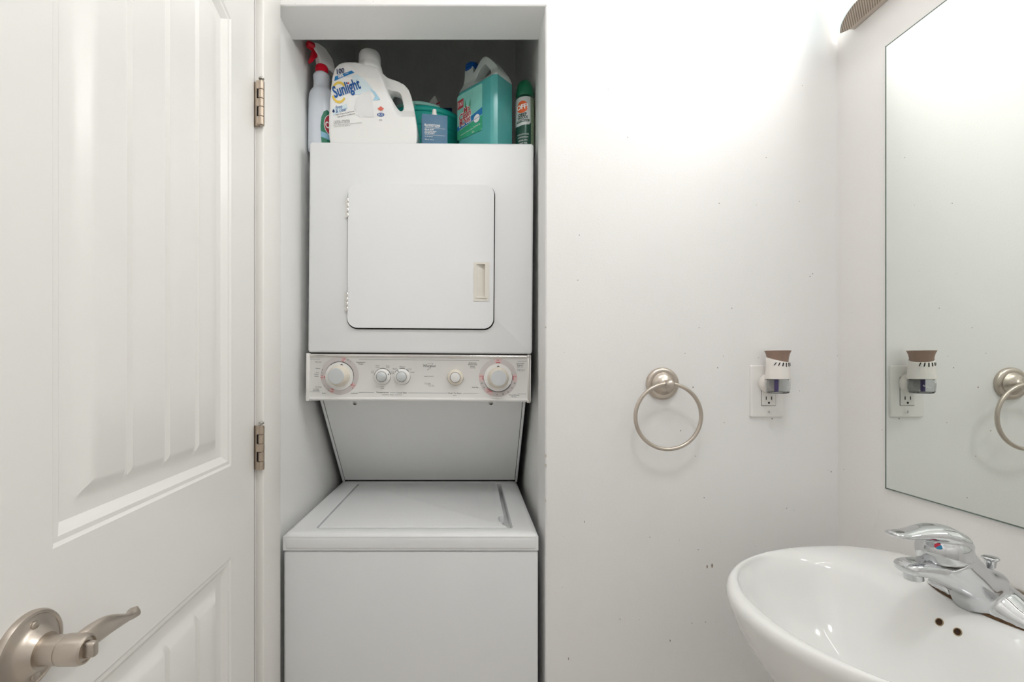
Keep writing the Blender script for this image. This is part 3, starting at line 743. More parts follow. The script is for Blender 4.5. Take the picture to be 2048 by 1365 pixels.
# ------------------------------------------------------------------ pedestal sink
SD = .665                                             # sink centre along the wall
DECK = .860
NS = 120
def sring(cx, cd_, af_, ab, bb, z, pf=2.0, pb=2.0, xmax=XR - .0005):
    out = []
    for i in range(NS):
        a = 2 * PI * i / NS; c, s_ = math.cos(a), math.sin(a)
        p = pf if c < 0 else pb
        A = af_ if c < 0 else ab
        x = cx + A * math.copysign(abs(c) ** (2 / p), c); y = cd_ + bb * math.copysign(abs(s_) ** (2 / p), s_)
        out.append(Vector((min(x, xmax), y, z(x, y) if callable(z) else z)))
    return out
def outer(k, z, dx=0): return sring(.772 + dx, SD, .368 * k, .16 * max(k, .8), .262 * k, z)
def inner_(kf, kb_, kd, z, dx=0, pb=3.2): return sring(.600 + dx, SD, .164 * kf, .115 * kb_, .203 * kd, z, 2.1, pb)
sk = thing('pedestal_sink', (.74, SD, 0), 'white porcelain pedestal sink against the wall under the mirror', 'sink')
rows = [outer(.30, .605, .01), outer(.38, .622, .01), outer(.54, .648, .01), outer(.70, .685, .008), outer(.82, .725, .004), outer(.905, .768, .002), outer(.955, .802), outer(.982, .826), outer(.995, .841)]
PO = outer(1.0, 0); PI_ = inner_(1.0, 1.0, 1.0, 0)
for t_, z in ((0, .8480), (.04, .8540), (.12, .8585), (.25, .8608), (.45, .8615), (.65, .8612), (.80, .8595), (.92, .8555), (1.0, .8490)):
    rows.append([Vector((p.x + (q_.x - p.x) * t_, p.y + (q_.y - p.y) * t_, z)) for p, q_ in zip(PO, PI_)])
rows += [inner_(.975, .955, .972, .842), inner_(.935, .885, .935, .824), inner_(.87, .79, .88, .800), inner_(.78, .67, .80, .772), inner_(.65, .53, .69, .748), inner_(.48, .38, .53, .730), inner_(.30, .24, .34, .719), inner_(.13, .11, .14, .714)]
from mathutils.bvhtree import BVHTree
bb_ = loft(rows); bb_.normal_update(); stree = BVHTree.FromBMesh(bb_)
DECK = stree.ray_cast(Vector((.79, .68, 1.2)), Vector((0, 0, -1)))[0].z
mk('basin', bb_, M_porc, sk, smooth=60)
mk('pedestal', loft([[Vector((.775 + rx * math.cos(2 * PI * i / 40), SD + ry * math.sin(2 * PI * i / 40), z)) for i in range(40)] for rx, ry, z in ((.095, .12, 0), (.095, .12, .02), (.08, .10, .06), (.065, .08, .2), (.065, .078, .45), (.085, .095, .60), (.095, .11, .645))]), M_porc, sk, smooth=50)
mk('drain_flange', lathe([(.022, 0), (.0225, .003), (.018, .004), (.012, .002), (0, .002)], (.600, SD, .713), n=28), M_chrome, sk, smooth=40)
M_rust = mat('rust_hole', '3a2413', rough=.8, var=.4, scale=200)
M_rim = mat('overflow_rim', '9c8a6c', rough=.5, var=.3, scale=200)
for yy in (.684, .6585):
    h_ = stree.ray_cast(Vector((.5, yy, .8360)), Vector((1, 0, 0))); c = h_[0]; nrm = h_[1] if h_[1].x < 0 else -h_[1]
    oh = sub('overflow_hole', c, sk)
    mk('overflow_rim', lathe([(.0058, -.001), (.0058, .0006), (.0046, .0006), (.0046, -.001)], c, nrm, 20), M_rim, oh, smooth=40)
    mk('overflow_opening', lathe([(.0047, -.002), (.0047, .0004), (0, .0004)], c, nrm, 20), M_rust, oh)
mk('caulk_line', box(XR - .004, XR - .0002, SD - .16, SD + .16, DECK, DECK + .0035), mat('caulk', '8a8072', rough=.8, var=.3, scale=120), sk)

# ------------------------------------------------------------------ faucet
FX, FD = .778, .680
fc = thing('basin_faucet', (FX, FD, DECK), 'chrome single lever basin faucet on the sink deck', 'faucet')
F = lambda u, v, w_: Vector((FX - u, FD + v, DECK + w_))     # u towards the basin, v along the wall, w up
rings = []
for v, hw, h in ((-.082, .006, .005), (-.080, .013, .009), (-.074, .019, .013), (-.062, .0245, .0185), (-.048, .0275, .024), (-.034, .030, .032), (-.018, .0315, .040), (0, .032, .043), (.018, .0315, .040), (.034, .030, .032), (.048, .0275, .024), (.062, .0245, .0185), (.074, .019, .013), (.080, .013, .009), (.082, .006, .005)):
    r_ = []
    for i in range(25):
        a = PI * i / 24; r_.append(F(hw * math.cos(a), v, .0005 + h * math.sin(a) ** .8))
    rings.append(r_)
fb = loft(rings)
tube([F(.014, 0, .010), F(.026, 0, .032), F(.043, 0, .052), F(.059, 0, .068), F(.0665, 0, .0760)], [(.030, .031), (.029, .031), (.029, .0315), (.0305, .032), (.032, .0325)], 28, bm=fb, up=(1, 0, 0))
sp = []; sr = []
for u, w_, hh, ww in ((.008, .032, .024, .030), (.032, .042, .0225, .0285), (.056, .050, .0185, .0255), (.079, .0565, .0145, .0225), (.099, .0600, .0115, .0205), (.115, .0610, .0100, .0195), (.1255, .0605, .0090, .0180), (.1310, .0597, .0065, .0140), (.1330, .0590, .003, .0080)):
    sp.append(F(u, 0, w_ - .0015)); sr.append((hh * (1.2 if u < .08 else 1.04), ww * 1.04))
srs = []
for (p, (hh, ww)), i in zip(zip(sp, sr), range(99)):
    a = sp[min(i + 1, len(sp) - 1)]; c = sp[max(i - 1, 0)]; t = (a - c).normalized(); u = Vector((0, 0, 1)); u = (u - t * u.dot(t)).normalized(); v = t.cross(u)
    ring = []
    for k_ in range(28):
        an = 2 * PI * k_ / 28; cc, s_ = math.cos(an), math.sin(an)
        ring.append(p + u * hh * math.copysign(abs(cc) ** .75, cc) + v * ww * math.copysign(abs(s_) ** .62, s_))
    srs.append(ring)
loft(srs, bm=fb)
fb = remesh(fb, .0022, 7, .5)
mk('faucet_body', fb, M_chrome, fc, smooth=180)
mk('deck_gasket', loft([[F(.005 + .0285 * math.cos(2 * PI * i / 48) * (1 - .2 * abs(math.sin(2 * PI * i / 48)) ** 3), .0835 * math.sin(2 * PI * i / 48), z) for i in range(48)] for z in (-.001, .0022)]), mat('gasket_rust', '5a4126', rough=.7, var=.4, scale=90), fc)
mk('aerator', lathe([(.0115, -.013), (.0115, -.001), (.0105, .004)], F(.115, 0, .0545), (-.12, 0, 1), 28), M_chrome, fc, smooth=40)
hubax = Vector((-.30, 0, 1)).normalized()
hub = lathe([(.0310, 0), (.0320, .0008), (.0322, .004), (.0320, .012), (.0312, .019), (.0285, .026), (.022, .033), (.012, .037), (0, .038)], F(.066, 0, .0735), (-.20, 0, 1), 40)
lp = []; lr = []
for u, w_, hh, ww in ((.036, .098, .004, .010), (.042, .1055, .0095, .0215), (.054, .1135, .0130, .0275), (.070, .1195, .0140, .0280), (.088, .1225, .0120, .0245), (.106, .1225, .0092, .0200), (.124, .1210, .0068, .0170), (.140, .1195, .0052, .0158), (.152, .1200, .0045, .0150), (.160, .1210, .0038, .0120), (.163, .1216, .0020, .0060)):
    lp.append(F(.040 + (u - .036) * .866, 0, w_ - .0115)); lr.append((hh, ww))
lever = tube(lp, lr, 28, up=(0, 0, 1))
hub = remesh(join(hub, lever), .0019, 5, .5)
mk('lever_handle', hub, M_chrome, fc, smooth=180)
mk('joint_ring', lathe([(.0306, -.0006), (.0306, .0010)], F(.066, 0, .0738), (-.20, 0, 1), 40), M_screw, fc, smooth=40)
# hot and cold dot
un = Vector((-.80, -.58, .14)).normalized(); ur = Vector((0, 0, 1)).cross(un).normalized(); uu = un.cross(ur)
dc = F(.0705, 0, .0930) + un * .0318
PD = Plane2(dc, ur, uu, .0006)
dot = sub('indicator', dc, fc)
mk('indicator_red', PD.arc(0, 0, 0, .0042, 45, 225, 12), mat('dot_red', 'c8344a', rough=.4), dot, flip=False)
mk('indicator_blue', PD.arc(0, 0, 0, .0042, 225, 405, 12), mat('dot_blue', '2f86ad', rough=.4), dot, flip=False)
mk('stopper_rod', lathe([(.0026, 0), (.0026, .052), (.0055, .054), (.0062, .058), (.0068, .064), (.0095, .0665), (.0100, .068), (.0085, .0695), (0, .0698)], (.793, .692, DECK), n=22), M_chrome, fc, smooth=40)

# ------------------------------------------------------------------ products on top of the dryer
DZ = DTOP - .0005
roll_z = lambda x: DTOP - math.tan(math.radians(.42)) * (x - RC.x)     # the slightly tilted top
# --- detergent jug
jy0, jy1 = 1.250, 1.336
jym = (jy0 + jy1) / 2
jk = 1.285 / 910
zx = lambda v: (560 + v / 5.46 - 938) * jk
zz_ = lambda v: CAM_Z + (734 - (60 + v / 5.46)) * jk
jb = roll_z(-.26) + .0002
out = [(588, 1290), (580, 1255), (573, 1190), (574, 1100), (580, 950), (592, 800), (606, 650), (620, 540), (638, 480), (672, 438), (720, 417), (790, 410), (900, 420), (1010, 450), (1110, 500), (1200, 545), (1290, 575), (1360, 612), (1410, 670), (1440, 750), (1465, 860), (1488, 980), (1505, 1090), (1514, 1180), (1512, 1240), (1500, 1290)]
hol = [(1196, 740), (1192, 705), (1205, 688), (1240, 683), (1300, 695), (1326, 720), (1340, 780), (1354, 850), (1356, 880), (1340, 903), (1312, 908), (1285, 885), (1230, 800)]
P2 = lambda L_: [(zx(a), max(zz_(c), jb)) for a, c in L_]
jm = prism(P2(out), XZ(jy0), XZ(jy1), holes=[P2(hol)])
jm = remesh(jm, .0030, 9, .5)
def handle_t(x, z):                                   # 1 in the body, less in the hand grip
    ax, az, bx, bz = zx(1120), zz_(530), zx(1300), zz_(980)
    nx, nz = -(bz - az), (bx - ax); l = math.hypot(nx, nz)
    d = ((x - ax) * nx + (z - az) * nz) / l
    fade = min(1, max(0, (z - zz_(1020)) / .03))
    t_ = min(1, max(0, (d + .004) / .018)); t_ = t_ * t_ * (3 - 2 * t_)
    return 1 - .62 * t_ * fade
for v in jm.verts:
    k_ = handle_t(v.co.x, v.co.z)
    bul = 1 + .10 * max(0, 1 - ((v.co.z - zz_(800)) / .13) ** 2) if k_ > .99 else 1
    top = 1 - .25 * max(0, (v.co.z - zz_(620)) / (zz_(410) - zz_(620)))
    v.co.y = jym + (v.co.y - jym) * k_ * top * bul
    if v.co.z < jb: v.co.z = jb
bmesh.ops.smooth_vert(jm, verts=jm.verts, factor=.5, use_axis_x=True, use_axis_y=True, use_axis_z=True)
bmesh.ops.smooth_vert(jm, verts=jm.verts, factor=.5, use_axis_x=True, use_axis_y=True, use_axis_z=True)
M_jug = mat('jug_plastic', 'efefed', rough=.32, var=.004, sss=.0)
lo_ = min(v.co.z for v in jm.verts)
for v in jm.verts: v.co.z += (jb - lo_) * max(0, 1 - (v.co.z - lo_) / .02)
jtree = BVHTree.FromBMesh(jm)
jug = thing('detergent_jug', (zx(1050), jym, jb), 'white laundry detergent jug with a blue and yellow label', 'detergent jug')
mk('jug_body', jm, M_jug, jug, smooth=180)
capx, capz = zx(972), zz_(470)
mk('jug_collar', lathe([(.034, -.014), (.0365, .002), (.0365, .010), (.0345, .013), (.034, .020), (.031, .024)], (capx, jym, capz), (0, .06, 1), 40), M_jug, jug, smooth=40)
cb2 = []
for r, h in ((.0310, .018), (.0312, .040), (.0305, .053), (.0288, .057), (.0, .0575)):
    pass
mk('jug_cap', lathe([(.0310, .018), (.0312, .040), (.0306, .052), (.0290, .0565), (.026, .058), (0, .0583)], (capx, jym, capz), (0, .06, 1), 40), mat('jug_cap', 'e3e3e2', rough=.4, var=.004), jug, smooth=40)
def jfn(x, y, e):
    h = jtree.ray_cast(Vector((x, 1.0, y)), Vector((0, 1, 0)))
    return Vector((x, (h[0].y if h[0] else jy0) - e - .0004, y))
PJ = Plane2((0, 0, 0), (1, 0, 0), (0, 0, 1), .0003, fn=jfn)
M_navy = mat('print_navy', '1c3566', rough=.5); M_blue = mat('print_blue', '2b80bf', rough=.5); M_royal = mat('print_royal', '1658a0', rough=.5)
M_yel = mat('print_yellow', 'eccb58', rough=.5); M_sky = mat('print_sky', 'a9d3e8', rough=.5); M_pale = mat('print_pale_blue', 'd8e8ee', rough=.5)
M_white = mat('print_white', 'f4f4f2', rough=.5)
def jt(s, zx_, zy_, h, m, wd=None, rot=0, **kw):
    PJ.text('label_print', s, zx(zx_), zz_(zy_), h / 5.46 * jk, m, jug, wd / 5.46 * jk if wd else None, rot=rot, **kw)
def jp(pts, m, k=0, sub=0): mk('label_print', PJ.poly([(zx(a), zz_(c)) for a, c in pts], k=k, sub=sub), m, jug, flip=False)
jp([(820, 600), (880, 575), (960, 640), (1040, 730), (1060, 790), (1000, 760), (920, 800), (850, 800), (860, 700)], M_pale, 0, 3)
jp([(625, 940), (770, 895), (780, 950), (625, 1020)], M_pale, 0, 2)
jp([(1010, 730), (1070, 770), (1125, 852), (1050, 862), (1072, 820), (1050, 780)], M_sky, .0002, 2)
jp([(880, 830), (930, 780), (1010, 760), (1040, 830), (1060, 1035), (900, 1035), (850, 940)], mat('print_linen', 'e6e6e6', rough=.6), .0002, 3)
jp([(645, 605), (815, 530), (848, 555), (640, 655)], M_blue, .0003, 2)
jt('100', 697, 535, 60, M_navy, 84, .24, shear=.15, bold=.02)
jt('wash loads', 712, 572, 11, M_navy, 90, .28, k=.0004)
jt('38%', 705, 597, 34, M_white, 62, .33, bold=.03, k=.0006)
jt('more', 765, 568, 14, M_white, 40, .33, k=.0006)
yb_ = [(690, 755)]
for a0, a1 in ((40, 150), (200, 325)):
    mk('label_print', PJ.arc(zx(690), zz_(775), 62 / 5.46 * jk, 80 / 5.46 * jk, a0, a1, 22, None, .0003, 1.45), M_yel, jug, flip=False)
jt('Sunlight', 772, 745, 118, M_royal, 300, .36, shear=.1, bold=.025, k=.0006)
mk('label_print', PJ.poly(circ(zx(787), zz_(678), .0026)), M_red, jug, flip=False)
jt('free', 688, 930, 36, M_royal, 72, .24, shear=.25, k=.0005); jt('& clear', 712, 962, 36, M_royal, 120, .24, shear=.25, k=.0005)
mk('label_print', PJ.poly([(zx(630), zz_(950)), (zx(645), zz_(975)), (zx(632), zz_(992)), (zx(617), zz_(978))], k=.0004), M_navy, jug, flip=False)
jt('free of dyes & perfumes', 752, 995, 15, M_print, 200, .2, k=.0004); jt('sans parfum ni colorants', 765, 1018, 15, M_print, 190, .2, k=.0004)
jt('CAUTION  ATTENTION', 717, 1085, 34, M_printl, 170, .08, k=.0004)
jt('MAY IRRITATE EYES. READ CAUTION', 780, 1108, 10, M_printl, 300, .09, k=.0004); jt('KEEP OUT OF REACH', 720, 1130, 9, M_printl, 170, .09, k=.0004)
leaf = [(0, 1), (.22, .6), (.45, .72), (.42, .25), (.85, .45), (.75, .15), (1, 0), (.55, -.45), (.6, -.65), (.08, -.6), (.05, -1), (-.05, -1), (-.08, -.6), (-.6, -.65), (-.55, -.45), (-1, 0), (-.75, .15), (-.85, .45), (-.42, .25), (-.45, .72), (-.22, .6)]
jp([(1130 + 34 * a, 948 - 28 * c) for a, c in leaf], mat('print_orange_red', 'd86a58', rough=.5), .0004)
mk('label_print', PJ.poly([(zx(1130 + 38 * a), zz_(1010 + 20 * c)) for a, c in circ(0, 0, 1)], k=.0004), M_royal, jug, flip=False)
jt('ECO', 1130, 1010, 20, M_white, 50, .03, k=.0007, bold=.02); jt('4.0L', 1128, 1065, 17, M_printl, 34, k=.0004)

# --- spray bottle
bx, by = -.4205, 1.300
bz = roll_z(-.42) + .0003
sb = thing('spray_bottle', (bx, by, bz), 'pale trigger spray bottle with a red nozzle beside the closet wall', 'spray bottle')
M_sbb = mat('spray_plastic', 'dfe5ee', rough=.3, var=.004); M_sred = mat('spray_red', 'd5152f', rough=.35, var=.02); M_shead = mat('spray_head', 'e8e8e6', rough=.4)
def oval(cx, cy, rx, ry, z, n=40): return [Vector((cx + rx * math.cos(2 * PI * i / n), cy + ry * math.sin(2 * PI * i / n), z)) for i in range(n)]
prof_ = ((.034, .028, 0), (.0370, .031, .003), (.0380, .0315, .010), (.0375, .031, .10), (.0365, .0305, .150), (.0350, .029, .163), (.0315, .027, .172), (.0255, .0235, .178), (.0235, .022, .183), (.0225, .0213, .192), (.0222, .0210, .202), (.0235, .0222, .210), (.0238, .0225, .217), (.0205, .020, .222), (.0165, .0165, .225))
mk('bottle_body', loft([oval(bx, by, a, c, bz + h) for a, c, h in prof_]), M_sbb, sb, smooth=50)
mk('collar', loft([[Vector((bx + r * (1 + (.03 if i % 2 else 0)) * math.cos(2 * PI * i / 60), by + r * (1 + (.03 if i % 2 else 0)) * math.sin(2 * PI * i / 60), bz + h)) for i in range(60)] for r, h in ((.0165, .224), (.0172, .226), (.0168, .242), (.0150, .246))]), M_sred, sb, smooth=20)
hdv = Vector((-.62, -.78, 0)).normalized(); hsv = Vector((-hdv.y, hdv.x, 0))   # nozzle points to the wall and the front
hp = lambda f, z, s_=0: Vector((bx, by, bz)) + hdv * f + hsv * s_ + Vector((0, 0, z - .0195))
side = [(-.044, .262), (-.040, .256), (-.030, .262), (-.010, .264), (.012, .266), (.016, .284), (.030, .296), (.030, .314), (.020, .320), (-.006, .318), (-.030, .300)]
hb_ = prism(side, lambda p: hp(p[0], p[1], -.0105), lambda p: hp(p[0], p[1], .0105))
bmesh.ops.recalc_face_normals(hb_, faces=hb_.faces)
bmesh.ops.bevel(hb_, geom=hb_.edges[:], offset=.0025, segments=2, affect='EDGES')
mk('spray_head', hb_, M_shead, sb, smooth=40)
mk('nozzle', lathe([(.0095, .026), (.0105, .028), (.0105, .040), (.0085, .046), (.004, .047), (.003, .044), (0, .044)], hp(0, .306), hdv, 8), M_sred, sb, smooth=20)
trg = [(.018, .298), (.031, .296), (.034, .280), (.040, .262), (.038, .256), (.031, .262), (.026, .274), (.018, .280)]
tb = prism(trg, lambda p: hp(p[0], p[1], -.0075), lambda p: hp(p[0], p[1], .0075))
bmesh.ops.recalc_face_normals(tb, faces=tb.faces); bmesh.ops.bevel(tb, geom=tb.edges[:], offset=.0015, segments=2, affect='EDGES')
mk('trigger', tb, M_sred, sb, smooth=40)
def sfn(x, y, e):
    a = x / .0345
    return Vector((bx + (.0380 + e) * math.sin(a), by - (.0317 + e) * math.cos(a), bz + y))
PS = Plane2((0, 0, 0), (1, 0, 0), (0, 0, 1), .0006, fn=sfn)
M_green = mat('print_green', '1d7a5a', rough=.4, var=.1, scale=60); M_heart = mat('print_heart', 'b02434', rough=.4)
lab = [(.010, .0), (.007, .03), (.006, .06), (.008, .085), (.014, .102), (.022, .108), (.030, .104), (.055, .09), (.055, 0)]
mk('label_print', PS.poly(lab, sub=5), M_green, sb, flip=False)
mk('label_print', PS.poly([(.033 + .019 * a, .068 + .030 * c) for a, c in circ(0, 0, 1)], k=.0005, sub=3), M_white, sb, flip=False)
mk('label_print', PS.poly([(.033 + .0175 * a, .068 + .028 * c) for a, c in circ(0, 0, 1)], k=.0010, sub=3), M_heart, sb, flip=False)
mk('label_print', PS.poly([(.007, .030), (.055, .018), (.055, .032), (.007, .046)], k=.0005, sub=4), mat('print_lightblue', '8fc0d8', rough=.5), sb, flip=False)
PS.text('label_print', 'Co', .0255, .066, .017, M_white, sb, .016, rot=.1, bold=.03, k=.0015)

# --- cleaner jug, corner towards the room
A0 = Vector((.0715, 1.2505, roll_z(.07) + .0003)); eL = Vector((-.735, .678, 0)).normalized(); eT = Vector((.678, .735, 0)).normalized()
LL, TT = .150, .088
cj = thing('cleaner_jug', A0 + eL * .075 + eT * .044, 'large jug of turquoise cleaning liquid with a blue cap', 'cleaner jug')
cp = lambda l, t_, z: A0 + eL * l + eT * t_ + Vector((0, 0, z))
pr_out = [(0, 0), (0, .204), (.004, .222), (.018, .245), (.040, .272), (.056, .287), (.066, .2905), (.076, .287), (.090, .274), (.104, .260), (.108, .262), (.108, .282), (.142, .282), (.142, .262), (.1475, .238), (.150, .204), (.150, 0)]
pr_hol = [(.024, .214), (.042, .242), (.062, .2665), (.071, .2655), (.090, .250), (.096, .238), (.094, .220), (.07, .212)]
cm = prism(pr_out, lambda p: Vector((p[0], 0, p[1])), lambda p: Vector((p[0], TT, p[1])), holes=[pr_hol])
cm = remesh(cm, .0030, 3, .5)
for v in cm.verts:
    l, t_, z = v.co
    if z > .2:
        k_ = 1 - .64 * min(1, (z - .2) / .040) ** .8
        t_ = TT / 2 + (t_ - TT / 2) * k_
    # chamfer the upright corners
    e = .013
    for l0, sl_ in ((0, 1), (LL, -1)):
        dl = (l - l0) * sl_
        if z < .215 and dl < e:
            lim = TT / 2 - (e - dl) * .9
            t_ = TT / 2 + max(-lim, min(lim, t_ - TT / 2))
    v.co = Vector((l, t_, z))
for _ in range(3): bmesh.ops.smooth_vert(cm, verts=cm.verts, factor=.5, use_axis_x=True, use_axis_y=True, use_axis_z=True)
zl = min(v.co.z for v in cm.verts)
for v in cm.verts:
    z = v.co.z + (0 - zl) * max(0, 1 - (v.co.z - zl) / .02)
    v.co = cp(v.co.x, v.co.y, z)
low = cm.copy(); up_ = cm; zc_ = A0.z + .2025
for bmx, keep in ((low, lambda z: z <= zc_), (up_, lambda z: z > zc_)):
    bmesh.ops.bisect_plane(bmx, geom=bmx.verts[:] + bmx.edges[:] + bmx.faces[:], plane_co=(0, 0, zc_), plane_no=(0, 0, 1), clear_outer=bmx is low, clear_inner=bmx is up_)
M_teal = mat('teal_cleaner', '58aeac', rough=.22, var=.05, scale=14, spec=.5); M_milk = mat('milky_plastic', 'ccd6d2', rough=.3, var=.03, scale=20)
mk('liquid_body', low, M_teal, cj, smooth=180, label='turquoise liquid seen through the jug')
mk('jug_shoulder', up_, M_milk, cj, smooth=180, label='milky empty top of the jug with its handle')
mk('jug_cap', loft([[cp(.125 + r * (1 + (.03 if i % 2 else 0)) * math.cos(2 * PI * i / 48), TT / 2 + r * (1 + (.03 if i % 2 else 0)) * math.sin(2 * PI * i / 48), h) for i in range(48)] for r, h in ((.0185, .277), (.0195, .279), (.0192, .295), (.0178, .298))]), mat('cap_blue', '1b5fae', rough=.4), cj, smooth=25)
PM = Plane2(cp(0, 0, 0), -eL, (0, 0, 1), .0010)          # x runs from the far end (negative) to the near corner
M_mint = mat('label_mint', '8fd8cc', rough=.4, var=.08, scale=30); M_lgreen = mat('label_green', '3fae84', rough=.4, var=.1, scale=30); M_aloe = mat('label_aloe', '3f9a58', rough=.5, var=.15, scale=80)
lab = rrect(-.1435, -.0455, .060, .192, .006, 5)
lb = mk('label', PM.poly(lab), M_mint, cj, flip=False)
mk('label_print', PM.poly([(-.1435, .066), (-.140, .060), (-.051, .060), (-.0455, .066), (-.0455, .102), (-.1435, .092)], k=.0002), M_lgreen, lb, flip=False)
mk('label_print', PM.poly([(-.1435, .088), (-.0455, .104), (-.0455, .124), (-.1435, .100)], k=.0004), M_blue, lb, flip=False)
mk('label_print', PM.poly([(-.142, .150), (-.118, .152), (-.118, .178), (-.142, .176)], k=.0004), M_red, lb, flip=False)
PM.text('label_print', '3 IN 1', -.130, .164, .012, M_white, lb, .020, k=.0006, bold=.02)
for pts in ([(-.112, .128), (-.104, .130), (-.112, .172)], [(-.100, .130), (-.092, .130), (-.090, .168)], [(-.118, .128), (-.112, .126), (-.124, .146)]):
    mk('label_print', PM.poly(pts, k=.0004), M_aloe, lb, flip=False)
for s_, x, y, h, w_ in (('Mr.', -.104, .140, .013, .026), ('Clean', -.112, .126, .014, .046), ('M.Net', -.112, .109, .014, .044)):
    PM.text('label_print', s_, x, y, h * 1.45, M_white, lb, w_ * 1.08, rot=.10, shear=.1, bold=.07, k=.0006)
    PM.text('label_print', s_, x, y, h * 1.3, M_red, lb, w_, rot=.10, shear=.1, bold=.025, k=.0009)
mk('label_print', PM.poly(circ(-.066, .099, .0125, .0125), k=.0006), M_royal, lb, flip=False)
mk('label_print', PM.poly(circ(-.066, .099, .0115, .0115), k=.0008), M_white, lb, flip=False)
PM.text('label_print', 'febreze', -.066, .100, .0045, M_royal, lb, .018, rot=.15, k=.001)
PM.text('label_print', 'meadows & rain', -.066, .079, .005, M_white, lb, .026, rot=.05, k=.0006)
PM.text('label_print', 'multi-surface cleaner', -.106, .094, .004, M_white, lb, .055, rot=.18, k=.0006)
PM.text('label_print', 'nettoyant multi-surfaces', -.104, .074, .004, M_white, lb, .050, rot=.08, k=.0006)
PM.text('label_print', '3.8 L', -.080, .066, .005, M_white, lb, .010, k=.0006)

# --- aerosol can at the right edge of the dryer
ax_, ay_ = .1610, 1.311
az_ = roll_z(.161) + .0004
ac = thing('aerosol_can', (ax_, ay_, az_), 'dark green insect repellent spray can beside the turquoise jug', 'aerosol can')
M_can = mat('can_green', '1f4a3c', rough=.3, var=.15, scale=40, metal=.2)
mk('can_body', lathe([(.0245, 0), (.0262, .002), (.0265, .006), (.0265, .158), (.0255, .164), (.023, .168)], (ax_, ay_, az_), n=44), M_can, ac, smooth=40)
mk('can_cap', lathe([(.0250, .163), (.0258, .166), (.0256, .176), (.0240, .190), (.0205, .203), (.0150, .2105), (.008, .2130), (0, .2135)], (ax_, ay_, az_), n=40), mat('cap_green', '1c6b4c', rough=.35), ac, smooth=40)
def afn(x, y, e):
    a = x / .0265 - .12
    return Vector((ax_ + (.0265 + e) * math.sin(a), ay_ - (.0265 + e) * math.cos(a), az_ + y))
PA = Plane2((0, 0, 0), (1, 0, 0), (0, 0, 1), .0004, fn=afn)
mk('label_print', PA.poly([(-.045, .082), (-.02, .075), (0, .086), (.012, .078), (.017, .084), (.017, .157), (-.045, .157)], sub=6), mat('can_silver', 'c9cdcb', rough=.35), ac, flip=False)
mk('label_print', PA.poly([(.018, .004), (.042, .004), (.042, .157), (.018, .157)], sub=4), mat('can_panel', '7d8f74', rough=.4, var=.25, scale=120), ac, flip=False)
mk('label_print', PA.poly(circ(-.008, .128, .0165, .0170), k=.0005, sub=3), mat('print_orange', 'e2632a', rough=.4), ac, flip=False)
PA.text('label_print', 'OFF!', -.008, .128, .013, M_white, ac, .033, rot=.10, bold=.035, k=.0010)
M_dk = mat('print_dark_green', '163a30', rough=.5)
PA.text('label_print', 'DEEP', -.007, .106, .0075, M_dk, ac, .024, rot=.06, bold=.04, k=.0006)
PA.text('label_print', 'WOODS', -.007, .0975, .0075, M_dk, ac, .030, rot=.06, bold=.04, k=.0006)
mk('label_print', PA.poly([(-.026, .084), (.013, .086), (.013, .093), (-.026, .091)], k=.0006, sub=3), mat('print_slate', '4c5f58', rough=.5), ac, flip=False)
PA.text('label_print', 'INSECT REPELLENT', -.007, .0885, .003, M_white, ac, .032, k=.0009)
for i, s_ in enumerate(('PROTECTS UP TO 8 HOURS', 'CHASSE-MOUSTIQUES', 'AEROSOL SPRAY', 'DEET 25%')):
    PA.text('label_print', s_, -.006, .050 - i * .0085, .0036, M_white, ac, .034 - .003 * i, k=.0006)
mk('label_print', PA.poly([(-.002, .016), (.016, .016), (.007, .002)], k=.0006), M_white, ac, flip=False)
mk('label_print', PA.poly([(.034, .004), (.041, .004), (.041, .032), (.034, .032)], k=.0008, sub=2), M_white, ac, flip=False)
b = bmesh.new()
for i in range(7): PA.poly([(.0348, .006 + i * .0036), (.0405, .006 + i * .0036), (.0405, .0075 + i * .0036), (.0348, .0075 + i * .0036)], b, k=.0012)
mk('barcode', b, M_black, ac, kind='stuff', flip=False)

# --- flat pump bottle
gx0, gx1, gy, gz = -.1300, -.0590, 1.256, roll_z(-.095) + .0003
ga = math.radians(-9)
gR = Vector((math.cos(ga), -math.sin(ga), 0)); gN = Vector((math.sin(ga), math.cos(ga), 0))   # gN into the closet
gp = lambda u, v, z: Vector((gx0, gy, gz)) + gR * u + gN * v + Vector((0, 0, z))
pb = thing('pump_bottle', gp(.0355, .014, 0), 'flat slate blue bottle with a white pump nozzle', 'pump bottle')
M_slate = mat('slate_blue', '4f7693', rough=.45, var=.02)
b = prism(rrect(0, .0712, 0, .0905, .0015, 3), lambda p: gp(p[0], .028, p[1]), lambda p: gp(p[0], 0, p[1]), .0008, 2)
mk('bottle_body', b, M_slate, pb, smooth=35)
mk('pump_nozzle', lathe([(.0080, .0895), (.0080, .0965), (.0074, .0975), (.0060, .0985), (.0057, .1085), (.0050, .1100), (0, .1105)], gp(.0355, .012, 0), n=24), mat('pump_white', 'ebe6e0', rough=.4), pb, smooth=40)
PG = Plane2(gp(0, 0, 0), gR, (0, 0, 1), .0003)
for s_, x, y, h, w_ in (('BLACKSTONE', .029, .0600, .0055, .043), ("MEN'S GROOMING", .029, .0553, .0018, .038), ('SEA & SURF', .0200, .0478, .0036, .025), ('TEXTURIZING SPRAY', .0240, .0430, .0022, .033), ('STRONG HOLD', .0220, .0398, .0022, .029), ('MATTE FINISH', .0205, .0368, .0020, .026), ('Sea Salt Extract', .0190, .0285, .0022, .022), ('236 mL  8 fl. oz.', .0205, .0200, .0022, .025)):
    PG.text('label_print', s_, x, y, h, M_white, pb, w_, bold=.02)
